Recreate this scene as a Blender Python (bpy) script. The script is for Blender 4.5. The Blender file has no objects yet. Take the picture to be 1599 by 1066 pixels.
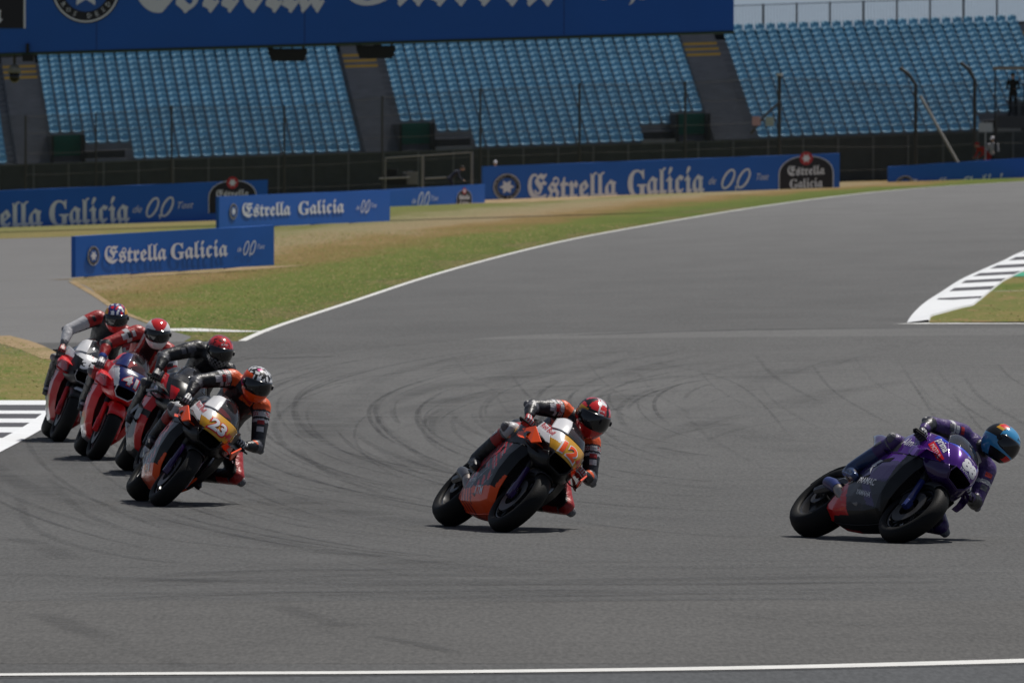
import bpy, bmesh, math, random
import numpy as np
from mathutils import Vector, Matrix
from mathutils.bvhtree import BVHTree

random.seed(7); rng = np.random.default_rng(7)
SC = bpy.context.scene
COL = SC.collection
R = math.radians

# ------------------------------------------------------------------ camera, sky, sun
F, CX, CY, HOR, CAMH = 18000.0, 799.5, 533.0, 200.0, 3.07
PITCH = math.atan((CY - HOR) / F)
cam_d = bpy.data.cameras.new('camera'); cam = bpy.data.objects.new('camera', cam_d); COL.objects.link(cam)
cam.location = (0, 0, CAMH); cam.rotation_euler = (math.pi / 2 - PITCH, 0, 0)
cam_d.sensor_width = 36; cam_d.lens = F / 1599 * 36; cam_d.clip_end = 20000; cam_d.clip_start = 1
cam_d.dof.use_dof = True; cam_d.dof.focus_distance = 86; cam_d.dof.aperture_fstop = 15
SC.camera = cam; SC.cycles.transparent_max_bounces = 96
SUN_EL, SUN_AZ = 61, 46          # azimuth measured from +Y (away from the camera) towards +X
W = bpy.data.worlds.new('World'); SC.world = W; W.use_nodes = True
nt = W.node_tree; bg = nt.nodes['Background']
sky = nt.nodes.new('ShaderNodeTexSky'); sky.sky_type = 'NISHITA'; sky.sun_disc = False
sky.sun_elevation = R(SUN_EL); sky.sun_rotation = R(SUN_AZ); sky.air_density = 1.0; sky.dust_density = 1.0; sky.ozone_density = 2
tcw = nt.nodes.new('ShaderNodeTexCoord'); vad = nt.nodes.new('ShaderNodeVectorMath'); vad.operation = 'ADD'; vad.inputs[1].default_value = (0, 0, .16)
vno = nt.nodes.new('ShaderNodeVectorMath'); vno.operation = 'NORMALIZE'; nt.links.new(tcw.outputs['Generated'], vad.inputs[0]); nt.links.new(vad.outputs[0], vno.inputs[0]); nt.links.new(vno.outputs[0], sky.inputs[0])
hsv = nt.nodes.new('ShaderNodeHueSaturation'); hsv.inputs['Saturation'].default_value = .68; nt.links.new(sky.outputs[0], hsv.inputs['Color'])
nt.links.new(hsv.outputs[0], bg.inputs[0]); bg.inputs[1].default_value = 0.070
sd = bpy.data.lights.new('sun', 'SUN'); sd.energy = 5.0; sd.angle = R(0.6); sd.color = (1, .955, .89)
so = bpy.data.objects.new('sun', sd); COL.objects.link(so)
sv = Vector((math.sin(R(SUN_AZ)) * math.cos(R(SUN_EL)), math.cos(R(SUN_AZ)) * math.cos(R(SUN_EL)), math.sin(R(SUN_EL))))
so.rotation_euler = sv.to_track_quat('Z', 'Y').to_euler(); so.location = (0, 60, 80)
SC.view_settings.view_transform = 'Standard'; SC.view_settings.look = 'None'
SC.view_settings.exposure = -0.35; SC.view_settings.gamma = 1

# ------------------------------------------------------------------ helpers
def lin(c):
    return tuple(((v / 255) / 12.92 if v / 255 <= .04045 else ((v / 255 + .055) / 1.055) ** 2.4) for v in c)

MATS = {}
def mat(name, col, rough=.5, metal=0, coat=0, var=.12, scale=8, spec=.5, bump=0, bscale=60):
    """procedural paint: base colour with a little noise in it"""
    if name in MATS: return MATS[name]
    m = bpy.data.materials.new(name); m.use_nodes = True; n = m.node_tree
    b = n.nodes['Principled BSDF']; b.inputs['Roughness'].default_value = rough
    b.inputs['Metallic'].default_value = metal; b.inputs['Coat Weight'].default_value = coat
    b.inputs['Coat Roughness'].default_value = .08
    b.inputs['Specular IOR Level'].default_value = spec
    tc = n.nodes.new('ShaderNodeTexCoord'); no = n.nodes.new('ShaderNodeTexNoise')
    no.inputs['Scale'].default_value = scale; no.inputs['Detail'].default_value = 4
    n.links.new(tc.outputs['Object'], no.inputs['Vector'])
    mx = n.nodes.new('ShaderNodeMix'); mx.data_type = 'RGBA'
    c = tuple(col)
    mx.inputs[6].default_value = tuple(v * (1 - var) for v in c) + (1,)
    mx.inputs[7].default_value = tuple(min(1, v * (1 + var)) for v in c) + (1,)
    n.links.new(no.outputs[0], mx.inputs[0]); n.links.new(mx.outputs[2], b.inputs['Base Color'])
    if bump:
        bn = n.nodes.new('ShaderNodeTexNoise'); bn.inputs['Scale'].default_value = bscale; bn.inputs['Detail'].default_value = 3
        n.links.new(tc.outputs['Object'], bn.inputs['Vector'])
        bp = n.nodes.new('ShaderNodeBump'); bp.inputs['Strength'].default_value = bump; bp.inputs['Distance'].default_value = .02
        n.links.new(bn.outputs[0], bp.inputs['Height']); n.links.new(bp.outputs[0], b.inputs['Normal'])
    MATS[name] = m; return m

def tag(o, label=None, cat=None, group=None, kind=None):
    if label: o['label'] = label
    if cat: o['category'] = cat
    if group: o['group'] = group
    if kind: o['kind'] = kind
    return o

def empty(name, loc=(0, 0, 0), rz=0):
    o = bpy.data.objects.new(name, None); COL.objects.link(o); o.location = loc; o.rotation_euler = (0, 0, rz); return o

class MB:
    """collects faces, then links them as one mesh object"""
    def __init__(s): s.v = []; s.f = []; s.m = []
    def add(s, vs, fs, mi=0):
        b = len(s.v); s.v += [tuple(p) for p in vs]
        for k, f in enumerate(fs):
            s.f.append(tuple(i + b for i in f)); s.m.append(mi[k] if isinstance(mi, (list, tuple)) else mi)
    def box(s, lo, hi, mi=0, M=None):
        vs = [Vector((x, y, z)) for x in (lo[0], hi[0]) for y in (lo[1], hi[1]) for z in (lo[2], hi[2])]
        if M: vs = [M @ v for v in vs]
        s.add(vs, [(0, 1, 3, 2), (4, 6, 7, 5), (0, 4, 5, 1), (2, 3, 7, 6), (0, 2, 6, 4), (1, 5, 7, 3)], mi)
    def tube(s, pts, r, n=8, mi=0, cap=True):
        pts = [Vector(p) for p in pts]; rs = r if isinstance(r, (list, tuple)) else [r] * len(pts)
        vs = []; fs = []; ref = None
        for i, p in enumerate(pts):
            t = (pts[min(i + 1, len(pts) - 1)] - pts[max(i - 1, 0)]).normalized()
            if ref is None: ref = Vector((0, 0, 1)) if abs(t.z) < .9 else Vector((1, 0, 0))
            a = t.cross(ref).normalized(); b = a.cross(t).normalized(); ref = b
            for k in range(n):
                q = 2 * math.pi * k / n; vs.append(p + a * math.cos(q) * rs[i] + b * math.sin(q) * rs[i])
        for i in range(len(pts) - 1):
            for k in range(n):
                fs.append((i * n + k, i * n + (k + 1) % n, (i + 1) * n + (k + 1) % n, (i + 1) * n + k))
        if cap: fs.append(tuple(range(n))[::-1]); fs.append(tuple(range((len(pts) - 1) * n, len(pts) * n)))
        s.add(vs, fs, mi)
    def grid(s, P, mi=0, close_u=False, close_v=False):
        """P[i][j] points"""
        a = len(P); b = len(P[0]); vs = [p for row in P for p in row]; fs = []
        for i in range(a if close_u else a - 1):
            for j in range(b if close_v else b - 1):
                fs.append((i * b + j, i * b + (j + 1) % b, ((i + 1) % a) * b + (j + 1) % b, ((i + 1) % a) * b + j))
        s.add(vs, fs, mi)
    def build(s, name, mats, parent=None, smooth=False, sharp=None):
        me = bpy.data.meshes.new(name); me.from_pydata([tuple(v) for v in s.v], [], s.f); 
        for m in (mats if isinstance(mats, (list, tuple)) else [mats]): me.materials.append(m)
        if any(s.m): me.polygons.foreach_set('material_index', s.m)
        if smooth:
            me.polygons.foreach_set('use_smooth', [True] * len(me.polygons))
            if sharp: me.set_sharp_from_angle(angle=R(sharp))
        me.update(); o = bpy.data.objects.new(name, me); COL.objects.link(o)
        if parent is not None: o.parent = parent
        return o

def recalc(o):
    b = bmesh.new(); b.from_mesh(o.data); bmesh.ops.recalc_face_normals(b, faces=b.faces); b.to_mesh(o.data); b.free(); return o

def smooth01(a, b, x):
    t = min(1, max(0, (x - a) / (b - a))); return t * t * (3 - 2 * t)
def terr(x, y):
    return .03 * min(60, max(-60, x)) * smooth01(130, 240, y)
def ray(px, py):
    sp, cp = math.sin(PITCH), math.cos(PITCH); a = (px - CX) / F; b = (CY - py) / F
    return Vector((a, cp + b * sp, -sp + b * cp))
def P(px, py, D):
    """the point at distance D seen at a pixel"""
    d = ray(px, py); t = D / d.y; return Vector((d.x * t, D, CAMH + d.z * t))
def G(px, py):
    """the ground point seen at a pixel"""
    d = ray(px, py); lo, hi = 5.0, 3000.0
    for _ in range(50):
        m = (lo + hi) / 2; t = m / d.y
        if CAMH + d.z * t > terr(d.x * t, m): lo = m
        else: hi = m
    return Vector((d.x * lo / d.y, lo, terr(d.x * lo / d.y, lo)))

def textmesh(body, size=1.0, ext=0.0, shear=0, res=3, bold=0, align='CENTER', spacing=1):
    c = bpy.data.curves.new('txt', 'FONT'); c.body = body; c.size = size; c.extrude = ext; c.shear = shear
    c.resolution_u = res; c.offset = bold; c.align_x = align; c.align_y = 'CENTER'; c.space_character = spacing
    o = bpy.data.objects.new('txt', c); COL.objects.link(o); bpy.context.view_layer.update()
    me = bpy.data.meshes.new_from_object(o.evaluated_get(bpy.context.evaluated_depsgraph_get()))
    bpy.data.objects.remove(o); bpy.data.curves.remove(c)
    v = np.zeros(len(me.vertices) * 3); me.vertices.foreach_get('co', v); v = v.reshape(-1, 3)
    f = [tuple(p.vertices) for p in me.polygons]; bpy.data.meshes.remove(me)
    return v, f

# ------------------------------------------------------------------ ground, track, grass
def nodes_of(m):
    n = m.node_tree; return n, n.nodes, n.links
def asphalt(name, dark, light, tint=(1, 1, 1), wear_glare_gain=1.0, ya=95, yb=330):
    m = bpy.data.materials.new(name); m.use_nodes = True; n, N, L = nodes_of(m); b = N['Principled BSDF']
    b.inputs['Roughness'].default_value = .85; b.inputs['Specular IOR Level'].default_value = .3
    tc = N.new('ShaderNodeTexCoord')
    def noise(sx, sy, sc, det=5):
        mp = N.new('ShaderNodeMapping'); mp.inputs['Scale'].default_value = (sx, sy, 1); L.new(tc.outputs['Object'], mp.inputs[0])
        t = N.new('ShaderNodeTexNoise'); t.inputs['Scale'].default_value = sc; t.inputs['Detail'].default_value = det
        t.inputs['Roughness'].default_value = .6; L.new(mp.outputs[0], t.inputs['Vector']); return t.outputs[0]
    big = noise(1, .22, .5); fine = noise(1, .12, 34, 3); streak = noise(.25, .6, 1.6, 7)
    def math_(op, a, b_):
        q = N.new('ShaderNodeMath'); q.operation = op
        for i, v in enumerate((a, b_)):
            if isinstance(v, (int, float)): q.inputs[i].default_value = v
            else: L.new(v, q.inputs[i])
        return q.outputs[0]
    f = math_('ADD', math_('MULTIPLY', big, .45), math_('ADD', math_('MULTIPLY', streak, .35), math_('MULTIPLY', fine, 1.3)))
    rp = N.new('ShaderNodeMapRange'); rp.inputs[1].default_value = .72; rp.inputs[2].default_value = 1.38; L.new(f, rp.inputs[0])
    mx = N.new('ShaderNodeMix'); mx.data_type = 'RGBA'; L.new(rp.outputs[0], mx.inputs[0])
    mx.inputs[6].default_value = tuple(dark * t for t in tint) + (1,); mx.inputs[7].default_value = tuple(light * t for t in tint) + (1,)
    sy = N.new('ShaderNodeSeparateXYZ'); L.new(tc.outputs['Object'], sy.inputs[0]); far_gain = N.new('ShaderNodeMapRange'); L.new(sy.outputs[1], far_gain.inputs[0])
    far_gain.inputs[1].default_value = ya; far_gain.inputs[2].default_value = yb; far_gain.inputs[3].default_value = 1; far_gain.inputs[4].default_value = wear_glare_gain  # pales towards the far end; on the main track this is painted grazing light
    hv = N.new('ShaderNodeHueSaturation'); L.new(mx.outputs[2], hv.inputs['Color']); L.new(far_gain.outputs[0], hv.inputs['Value']); L.new(hv.outputs[0], b.inputs['Base Color'])
    bp = N.new('ShaderNodeBump'); bp.inputs['Strength'].default_value = .35; bp.inputs['Distance'].default_value = .01
    L.new(fine, bp.inputs['Height']); L.new(bp.outputs[0], b.inputs['Normal'])
    return m
M_TRACK = asphalt('track_asphalt', .053, .107, (1.0, 1, .99), 1.75, 150, 420)  # track pales with distance: grazing light put into its colour
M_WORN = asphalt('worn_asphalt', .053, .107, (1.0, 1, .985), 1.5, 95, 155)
M_ROAD = asphalt('service_asphalt', .12, .17, (1.01, 1, .99))
M_NEAR = asphalt('runoff_asphalt', .050, .095, (.95, 1, 1.06)); M_FORE = asphalt('foreground_asphalt', .055, .110, (1.02, 1, .965))

def grassmat(name, stops, sc=.9):
    m = bpy.data.materials.new(name); m.use_nodes = True; n, N, L = nodes_of(m); b = N['Principled BSDF']
    b.inputs['Roughness'].default_value = .95; b.inputs['Specular IOR Level'].default_value = .1
    tc = N.new('ShaderNodeTexCoord'); mp = N.new('ShaderNodeMapping'); mp.inputs['Scale'].default_value = (.35, .07, 1)
    L.new(tc.outputs['Object'], mp.inputs[0])
    t = N.new('ShaderNodeTexNoise'); t.inputs['Scale'].default_value = sc; t.inputs['Detail'].default_value = 9; t.inputs['Roughness'].default_value = .7
    L.new(mp.outputs[0], t.inputs['Vector'])
    cr = N.new('ShaderNodeValToRGB'); L.new(t.outputs[0], cr.inputs[0])
    els = cr.color_ramp.elements
    while len(els) < len(stops): els.new(.5)
    for e, (p, c) in zip(els, stops): e.position = p; e.color = c + (1,)
    hs = N.new('ShaderNodeTexNoise'); hs.inputs['Scale'].default_value = 30; L.new(tc.outputs['Object'], hs.inputs['Vector'])
    mr = N.new('ShaderNodeMapRange'); mr.inputs[3].default_value = .6; mr.inputs[4].default_value = 1.4; L.new(hs.outputs[0], mr.inputs[0])
    hv = N.new('ShaderNodeHueSaturation'); L.new(cr.outputs[0], hv.inputs['Color']); L.new(mr.outputs[0], hv.inputs['Value'])
    L.new(hv.outputs[0], b.inputs['Base Color'])
    return m
M_GRASS = grassmat('grass_turf', [(.30, (.075, .115, .022)), (.42, (.11, .145, .030)), (.50, (.20, .165, .06)), (.57, (.13, .15, .04)), (.64, (.25, .17, .08)), (.74, (.17, .16, .05))])
M_DIRT = grassmat('dry_earth', [(.35, (.24, .17, .085)), (.5, (.34, .25, .15)), (.65, (.19, .16, .065))], 2)

def sheet(name, rows, zo, mats, mis=None, extra=None):
    """rows of (y, xl, xr) following the terrain"""
    b = MB()
    P_ = [[Vector((xl, y, terr(xl, y) + zo)), Vector((xr, y, terr(xr, y) + zo))] for y, xl, xr in rows]
    vs = [p for r in P_ for p in r]; fs = []; mi = []
    for i in range(len(rows) - 1):
        fs.append((2 * i, 2 * i + 1, 2 * i + 3, 2 * i + 2)); mi.append(mis(i, rows) if mis else 0)
    b.add(vs, fs, mi); o = b.build(name, mats); tag(o, kind='structure'); return o

def curve(pix):
    """pixel polyline -> arrays of (y, x) on the ground, sorted by distance"""
    pts = [G(*p) for p in pix]; out = []
    for p, q in zip(pts, pts[1:]):
        for k in range(8):
            t = k / 8; out.append((p.y + (q.y - p.y) * t, p.x + (q.x - p.x) * t))
    out.append((pts[-1].y, pts[-1].x)); out.sort(); a = np.array(out); return a[:, 0], a[:, 1]
def spl(pix, n=6):
    """catmull-rom in pixels"""
    out = []; p = [pix[0]] + list(pix) + [pix[-1]]
    for i in range(1, len(p) - 2):
        for k in range(n):
            t = k / n
            out.append(tuple(.5 * (2 * p[i][c] + (p[i + 1][c] - p[i - 1][c]) * t + (2 * p[i - 1][c] - 5 * p[i][c] + 4 * p[i + 1][c] - p[i + 2][c]) * t * t + (-p[i - 1][c] + 3 * p[i][c] - 3 * p[i + 1][c] + p[i + 2][c]) * t ** 3) for c in (0, 1)))
    out.append(tuple(pix[-1])); return out

# base sheet to the horizon
b = MB(); ys = [-60, 20] + [20 + 1 * i for i in range(1, 580)] + [700, 1500, 4000, 9000]
xs = [-4000, -60, -30, 0, 30, 60, 4000]
b.grid([[Vector((x, y, terr(x, y))) for x in xs] for y in ys])
ground = b.build('ground', M_GRASS); tag(ground, kind='structure')

EDGE = spl([(378, 533), (430, 511), (560, 468), (650, 438), (750, 409), (870, 379), (1000, 354), (1200, 321), (1400, 297), (1640, 281)])
ey, ex = curve(EDGE)
y0 = float(ey[0])
rows = [(y, -59, 59) for y in np.arange(-55, y0, 1)] + [(y0, -59, 59)]
rows2 = [(y, float(np.interp(y, ey, ex)), 59) for y in np.concatenate([[y0 + .01], np.arange(y0 + 1, 560, 1.)])]
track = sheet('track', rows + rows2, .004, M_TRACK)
# service road joins on the left
RD = spl([(300, 526), (262, 515), (215, 500), (165, 472), (140, 450), (108, 437)])
ry, rx = curve(RD); far_y = G(60, 371).y
rows = [(y, -59, float(np.interp(y, ry, rx))) for y in np.concatenate([[y0 + .01], np.arange(y0 + 1, ry[-1], 1.)])]
rows += [(y, -59, float(rx[-1]) + .0 * y) for y in np.arange(ry[-1] + .1, far_y, 1.)]
sheet('service_road', rows, .004, M_ROAD)
# worn older surface in the foreground of the corner
wy, wx = curve(spl([(330, 575), (400, 560), (600, 543), (860, 522), (1300, 515), (1640, 512)]))
o_ = np.argsort(wx); 
near = lambda x: float(np.interp(x, wx[o_], wy[o_]))
b = MB(); xs_ = list(np.arange(float(wx.min()), 14, .5)) + [20, 30, 45]
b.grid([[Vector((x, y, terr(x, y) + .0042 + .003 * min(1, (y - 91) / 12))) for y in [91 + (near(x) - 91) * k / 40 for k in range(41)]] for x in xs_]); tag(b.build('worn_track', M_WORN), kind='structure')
sheet('foreground_track', [(y, -55, 55) for y in np.arange(66.0, 75.6, .8)], .0052, M_FORE)
# infield turf: mown bands that follow the track edge
def turf():
    m = bpy.data.materials.new('banded_turf'); m.use_nodes = True; n, N, L = nodes_of(m); b_ = N['Principled BSDF']; b_.inputs['Roughness'].default_value = .95; b_.inputs['Specular IOR Level'].default_value = .1
    at = N.new('ShaderNodeAttribute'); at.attribute_name = 'across'; tc = N.new('ShaderNodeTexCoord')
    def noi(sx, sy, sc, det):
        mp = N.new('ShaderNodeMapping'); mp.inputs['Scale'].default_value = (sx, sy, 1); L.new(tc.outputs['Object'], mp.inputs[0]); t = N.new('ShaderNodeTexNoise')
        t.inputs['Scale'].default_value = sc; t.inputs['Detail'].default_value = det; t.inputs['Roughness'].default_value = .68; L.new(mp.outputs[0], t.inputs['Vector']); return t.outputs[0]
    def mth(op, a, c):
        q = N.new('ShaderNodeMath'); q.operation = op
        for i, v in enumerate((a, c)):
            if isinstance(v, (int, float)): q.inputs[i].default_value = v
            else: L.new(v, q.inputs[i])
        return q.outputs[0]
    d = mth('ADD', at.outputs['Fac'], mth('MULTIPLY', mth('SUBTRACT', noi(.5, .06, .9, 8), .5), 9.0)); f = mth('DIVIDE', d, 32)
    cr = N.new('ShaderNodeValToRGB'); L.new(f, cr.inputs[0]); els = cr.color_ramp.elements
    st = [(0, (.13, .12, .045)), (.03, (.085, .115, .022)), (.10, (.11, .135, .028)), (.155, (.17, .125, .042)), (.21, (.21, .145, .06)), (.27, (.25, .195, .11)), (.38, (.21, .19, .095)), (.45, (.14, .145, .045)), (.56, (.135, .15, .042)), (.66, (.20, .165, .065)), (.8, (.16, .155, .055))]
    while len(els) < len(st): els.new(.5)
    for e, (p, c) in zip(els, st): e.position = p; e.color = c + (1,)
    g = N.new('ShaderNodeMapRange'); g.inputs[1].default_value = .3; g.inputs[2].default_value = .7; g.inputs[3].default_value = .72; g.inputs[4].default_value = 1.28; L.new(noi(1, .15, 9, 6), g.inputs[0])
    hv = N.new('ShaderNodeHueSaturation'); L.new(cr.outputs[0], hv.inputs['Color']); L.new(g.outputs[0], hv.inputs['Value']); L.new(hv.outputs[0], b_.inputs['Base Color']); return m
M_TURF = turf(); b = MB(); att = []
L_ = []
for y in np.arange(y0 + .5, 556, 1.):
    e_ = float(np.interp(y, ey, ex)); l_ = float(np.interp(y, ry, rx)) if y < ry[-1] else (float(rx[-1]) if y < far_y else -45.); row = []
    for k in range(25): x = l_ + (e_ - l_) * (k / 24) ** .6; row.append(Vector((x, y, terr(x, y) + .004))); att.append(e_ - x)
    L_.append(row)
b.grid(L_); o = b.build('infield_turf', M_TURF); at = o.data.attributes.new('across', 'FLOAT', 'POINT'); at.data.foreach_set('value', att); tag(o, kind='structure')
# grass on the left inside the kerb, grass in the right-hand infield
def patch_xrows(name, ylo, yhi, fl, fr, zo, m, step=.5, mis=None):
    ys = np.arange(ylo, yhi, step); return sheet(name, [(float(y), fl(y), fr(y)) for y in ys], zo, m, mis)
gly, glx = curve(spl([(104, 636), (110, 618), (112, 585), (92, 562), (60, 545), (28, 534), (-40, 520)]))
patch_xrows('left_verge', float(gly[0]), float(gly[-1]), lambda y: -50, lambda y: float(np.interp(y, gly, glx)), .012, M_GRASS)
# right kerb: white apron with black bars
koy, kox = curve(spl([(1416, 504.5), (1425, 491), (1444, 473), (1470, 456), (1500, 437), (1537, 420), (1567, 407), (1600, 392), (1700, 360), (1800, 340)]))
kiy, kix = curve([(1450, 504.0), (1453, 496), (1500, 483), (1519, 479), (1534, 467), (1547, 456), (1566, 441), (1588, 430), (1640, 407), (1800, 362)])
M_KW = mat('kerb_white_paint', (.74, .76, .78), .7, var=.12, scale=3, bump=.3)
M_KB = mat('kerb_black_paint', (.045, .045, .055), .7, var=.2, scale=3, bump=.3)
M_KG = mat('kerb_green_paint', (.02, .30, .17), .7)
bars = [(468.5, 1.5), (454, 3.6), (442, 3), (431.5, 3.2), (420, 3.6), (408, 3.6), (398, 3), (389, 3), (381, 2.6), (374, 2.4), (367, 2.2)]
barY = sorted((G(1520, p + h / 2 + .9).y, G(1520, p - h / 2 - .9).y) for p, h in bars)
kys = sorted(set([float(koy[0]) + .05] + [v for bb in barY for v in bb] + list(np.arange(float(koy[0]) + .3, float(koy[-1]), .8))))
ko = lambda y: float(np.interp(y, koy, kox)); ki = lambda y: max(ko(y) + .05, float(np.interp(y, kiy, kix)))
b = MB()
for y1, y2 in zip(kys, kys[1:]):
    ym = (y1 + y2) / 2; blk = any(a < ym < c for a, c in barY)
    L_ = []
    for y in (y1, y2):
        a, c = ko(y), ki(y); w = min(.17, (c - a) * .5)
        if y < barY[0][0] + .1: w = (c - a) * .5
        L_.append([Vector((a, y, terr(a, y) + .010)), Vector((a + w, y, terr(a + w, y) + .03)), Vector((c, y, terr(c, y) + .05)), Vector((c + .02, y, terr(c, y) - .02))])
    b.grid([[v[0], v[1]] for v in L_], 0); b.grid([[v[1], v[2]] for v in L_], 1 if blk else 0); b.grid([[v[2], v[3]] for v in L_], 0)
tag(b.build('apex_kerb', [M_KW, M_KB]), kind='structure')
G0 = G(1450, 505.6).y
patch_xrows('infield_grass', G0, float(kiy[-1]), lambda y: ki(y) + .0, lambda y: 40, .02, M_GRASS)
sheet('green_kerb_paint', [(y, ki(y) + .02, ki(y) + .9) for y in np.arange(G(1588, 434).y, G(1588, 427).y, .5)], .03, M_KG)
# left exit kerb
kly, klx = curve(spl([(-60, 740), (0, 707), (36, 688), (72, 667), (100, 645), (112, 628), (118, 612)]))
kls, kle = float(kly[0]), G(30, 629).y
barL = sorted((G(0, a).y, G(0, c).y) for a, c in ((645, 636), (657.5, 650), (671, 664), (688, 679.5), (706, 698), (724, 715)))
kys = sorted(set([v for bb in barL for v in bb] + list(np.arange(kls, kle, .4)) + [kle]))
b = MB()
for y1, y2 in zip(kys, kys[1:]):
    ym = (y1 + y2) / 2; blk = any(a < ym < c for a, c in barL); L_ = []
    for y in (y1, y2):
        c = float(np.interp(y, kly, klx)); L_.append([Vector((-30, y, .06)), Vector((c - .2, y, .03)), Vector((c, y, .010))])
    b.grid([[v[0], v[1]] for v in L_], 1 if blk else 0); b.grid([[v[1], v[2]] for v in L_], 0)
b.add([(-30, kle, .06), (-30, kle, -.01), (float(np.interp(kle, kly, klx)), kle, -.01), (float(np.interp(kle, kly, klx)), kle, .01), (float(np.interp(kle, kly, klx)) - .2, kle, .03)], [(0, 1, 2, 3, 4)], 0)
tag(b.build('exit_kerb', [M_KW, M_KB]), kind='structure')

def ribbon(b, pix, w0, w1=None, zo=.010, mi=0):
    """a painted line of world width w along a pixel polyline"""
    raw = [G(*p) for p in pix]; pts = []; w1 = w1 or w0
    for p, q in zip(raw, raw[1:]):
        k = max(1, int((q - p).length / 1.5)); pts += [p.lerp(q, i / k) for i in range(k)]
    pts.append(raw[-1]); L_, n = [], len(pts)
    for i, p in enumerate(pts):
        t = (pts[min(i + 1, n - 1)] - pts[max(i - 1, 0)]); t.z = 0; t.normalize(); nn = Vector((-t.y, t.x, 0)); w = w0 + (w1 - w0) * i / (n - 1)
        row = []
        for s in (-.5, .5):
            q = p + nn * w * s; row.append(Vector((q.x, q.y, terr(q.x, q.y) + zo)))
        L_.append(row)
    b.grid(L_, mi)
M_LINE = mat('white_line_paint', (.68, .68, .66), .7, var=.22, scale=5, bump=.3)
b = MB(); ribbon(b, EDGE, .12, .2); tag(b.build('edge_line', M_LINE), kind='structure')
b = MB(); ribbon(b, spl([(250, 514), (300, 516), (350, 517.5), (400, 518.5)]), 1.1, .6); tag(b.build('road_mouth_line', M_LINE), kind='structure')
b = MB(); ribbon(b, spl([(1421, 505.8), (1480, 506), (1640, 506)]), .9, .35, .012); tag(b.build('infield_line', M_LINE), kind='structure')
b = MB(); ribbon(b, spl([(-80, 1056), (0, 1055), (300, 1053), (600, 1051.5), (1000, 1047), (1300, 1041.5), (1680, 1031)], 4), .24, .42); tag(b.build('pit_side_line', M_LINE), kind='structure')
b = MB(); ribbon(b, spl([(-80, 1061), (0, 1060), (300, 1058), (600, 1056), (1000, 1051.5), (1300, 1046), (1680, 1036)], 4), .10, .14, .0095); tag(b.build('joint_seal', mat('bitumen', (.02, .02, .022), .7)), kind='structure')
# strip of different asphalt in front of the near line
b = MB(); L_ = [G(*p) for p in [(-80, 1060), (0, 1059), (600, 1055.5), (1000, 1051), (1300, 1045.5), (1680, 1036)]]
b.grid([[Vector((p.x, p.y, .008)), Vector((p.x, 20, .008))] for p in L_]); tag(b.build('near_apron', M_NEAR), kind='structure')
# faint lines in the grass
b = MB(); ribbon(b, [(1547, 457), (1600, 456.5), (1660, 456)], .12, zo=.03); tag(b.build('infield_marking', M_LINE), kind='structure')
# dry earth bands
b = MB()
ribbon(b, spl([(605, 322), (680, 318.5), (760, 314), (850, 309), (960, 304.5), (1080, 300), (1180, 296)]), 13, 4, .010)
ribbon(b, spl([(104, 437), (180, 433.5), (300, 426), (430, 416)]), 1.2, 1.6, .011)
ribbon(b, spl([(112, 440), (150, 462), (185, 485), (230, 503), (262, 514)]), .16, .10, .011)
ribbon(b, spl([(-20, 526), (20, 535), (55, 547), (85, 562)]), .7, .3, .016)
dirt = b.build('dry_earth', M_DIRT); tag(dirt, kind='structure')

# ---- tyre marks: faint rubber arcs laid on the asphalt
def rubber(name, alpha):
    m = bpy.data.materials.new(name); m.use_nodes = True; n, N, L = nodes_of(m); b_ = N['Principled BSDF']
    b_.inputs['Base Color'].default_value = (.022, .022, .024, 1); b_.inputs['Roughness'].default_value = .7
    tc = N.new('ShaderNodeTexCoord'); t = N.new('ShaderNodeTexNoise'); t.inputs['Scale'].default_value = .8; t.inputs['Detail'].default_value = 8; t.inputs['Roughness'].default_value = .75
    L.new(tc.outputs['Object'], t.inputs['Vector'])
    mr = N.new('ShaderNodeMapRange'); mr.inputs[1].default_value = .32; mr.inputs[2].default_value = .66; mr.inputs[4].default_value = alpha
    fa = N.new('ShaderNodeAttribute'); fa.attribute_name = 'fade'; mu = N.new('ShaderNodeMath'); mu.operation = 'MULTIPLY'
    L.new(t.outputs[0], mr.inputs[0]); L.new(mr.outputs[0], mu.inputs[0]); L.new(fa.outputs['Fac'], mu.inputs[1]); L.new(mu.outputs[0], b_.inputs['Alpha']); return m
RUB = [rubber('rubber_faint', .13), rubber('rubber_mid', .27), rubber('rubber_dark', .5)]
b = MB(); zz = 0; fade = []
rr = random.Random(3)
def mark(pix, w, mi, soft=1):
    global zz; zz += 1; zo = .009 + .00001 * zz
    pts = [G(*p) for p in spl(pix, 8)]; n = len(pts); L_ = []
    for i, p in enumerate(pts):
        t = pts[min(i + 1, n - 1)] - pts[max(i - 1, 0)]; t.z = 0; t.normalize(); nn = Vector((-t.y, t.x, 0)); s = i / (n - 1); en = min(1, 5 * s, 5 * (1 - s)); row = []
        for q, f in ((-.5, 0), (-.2, 1), (.2, 1), (.5, 0)): v = p + nn * w * q; row.append(Vector((v.x, v.y, terr(v.x, v.y) + zo))); fade.append(f * en)
        L_.append(row)
    b.grid(L_, mi)
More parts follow.
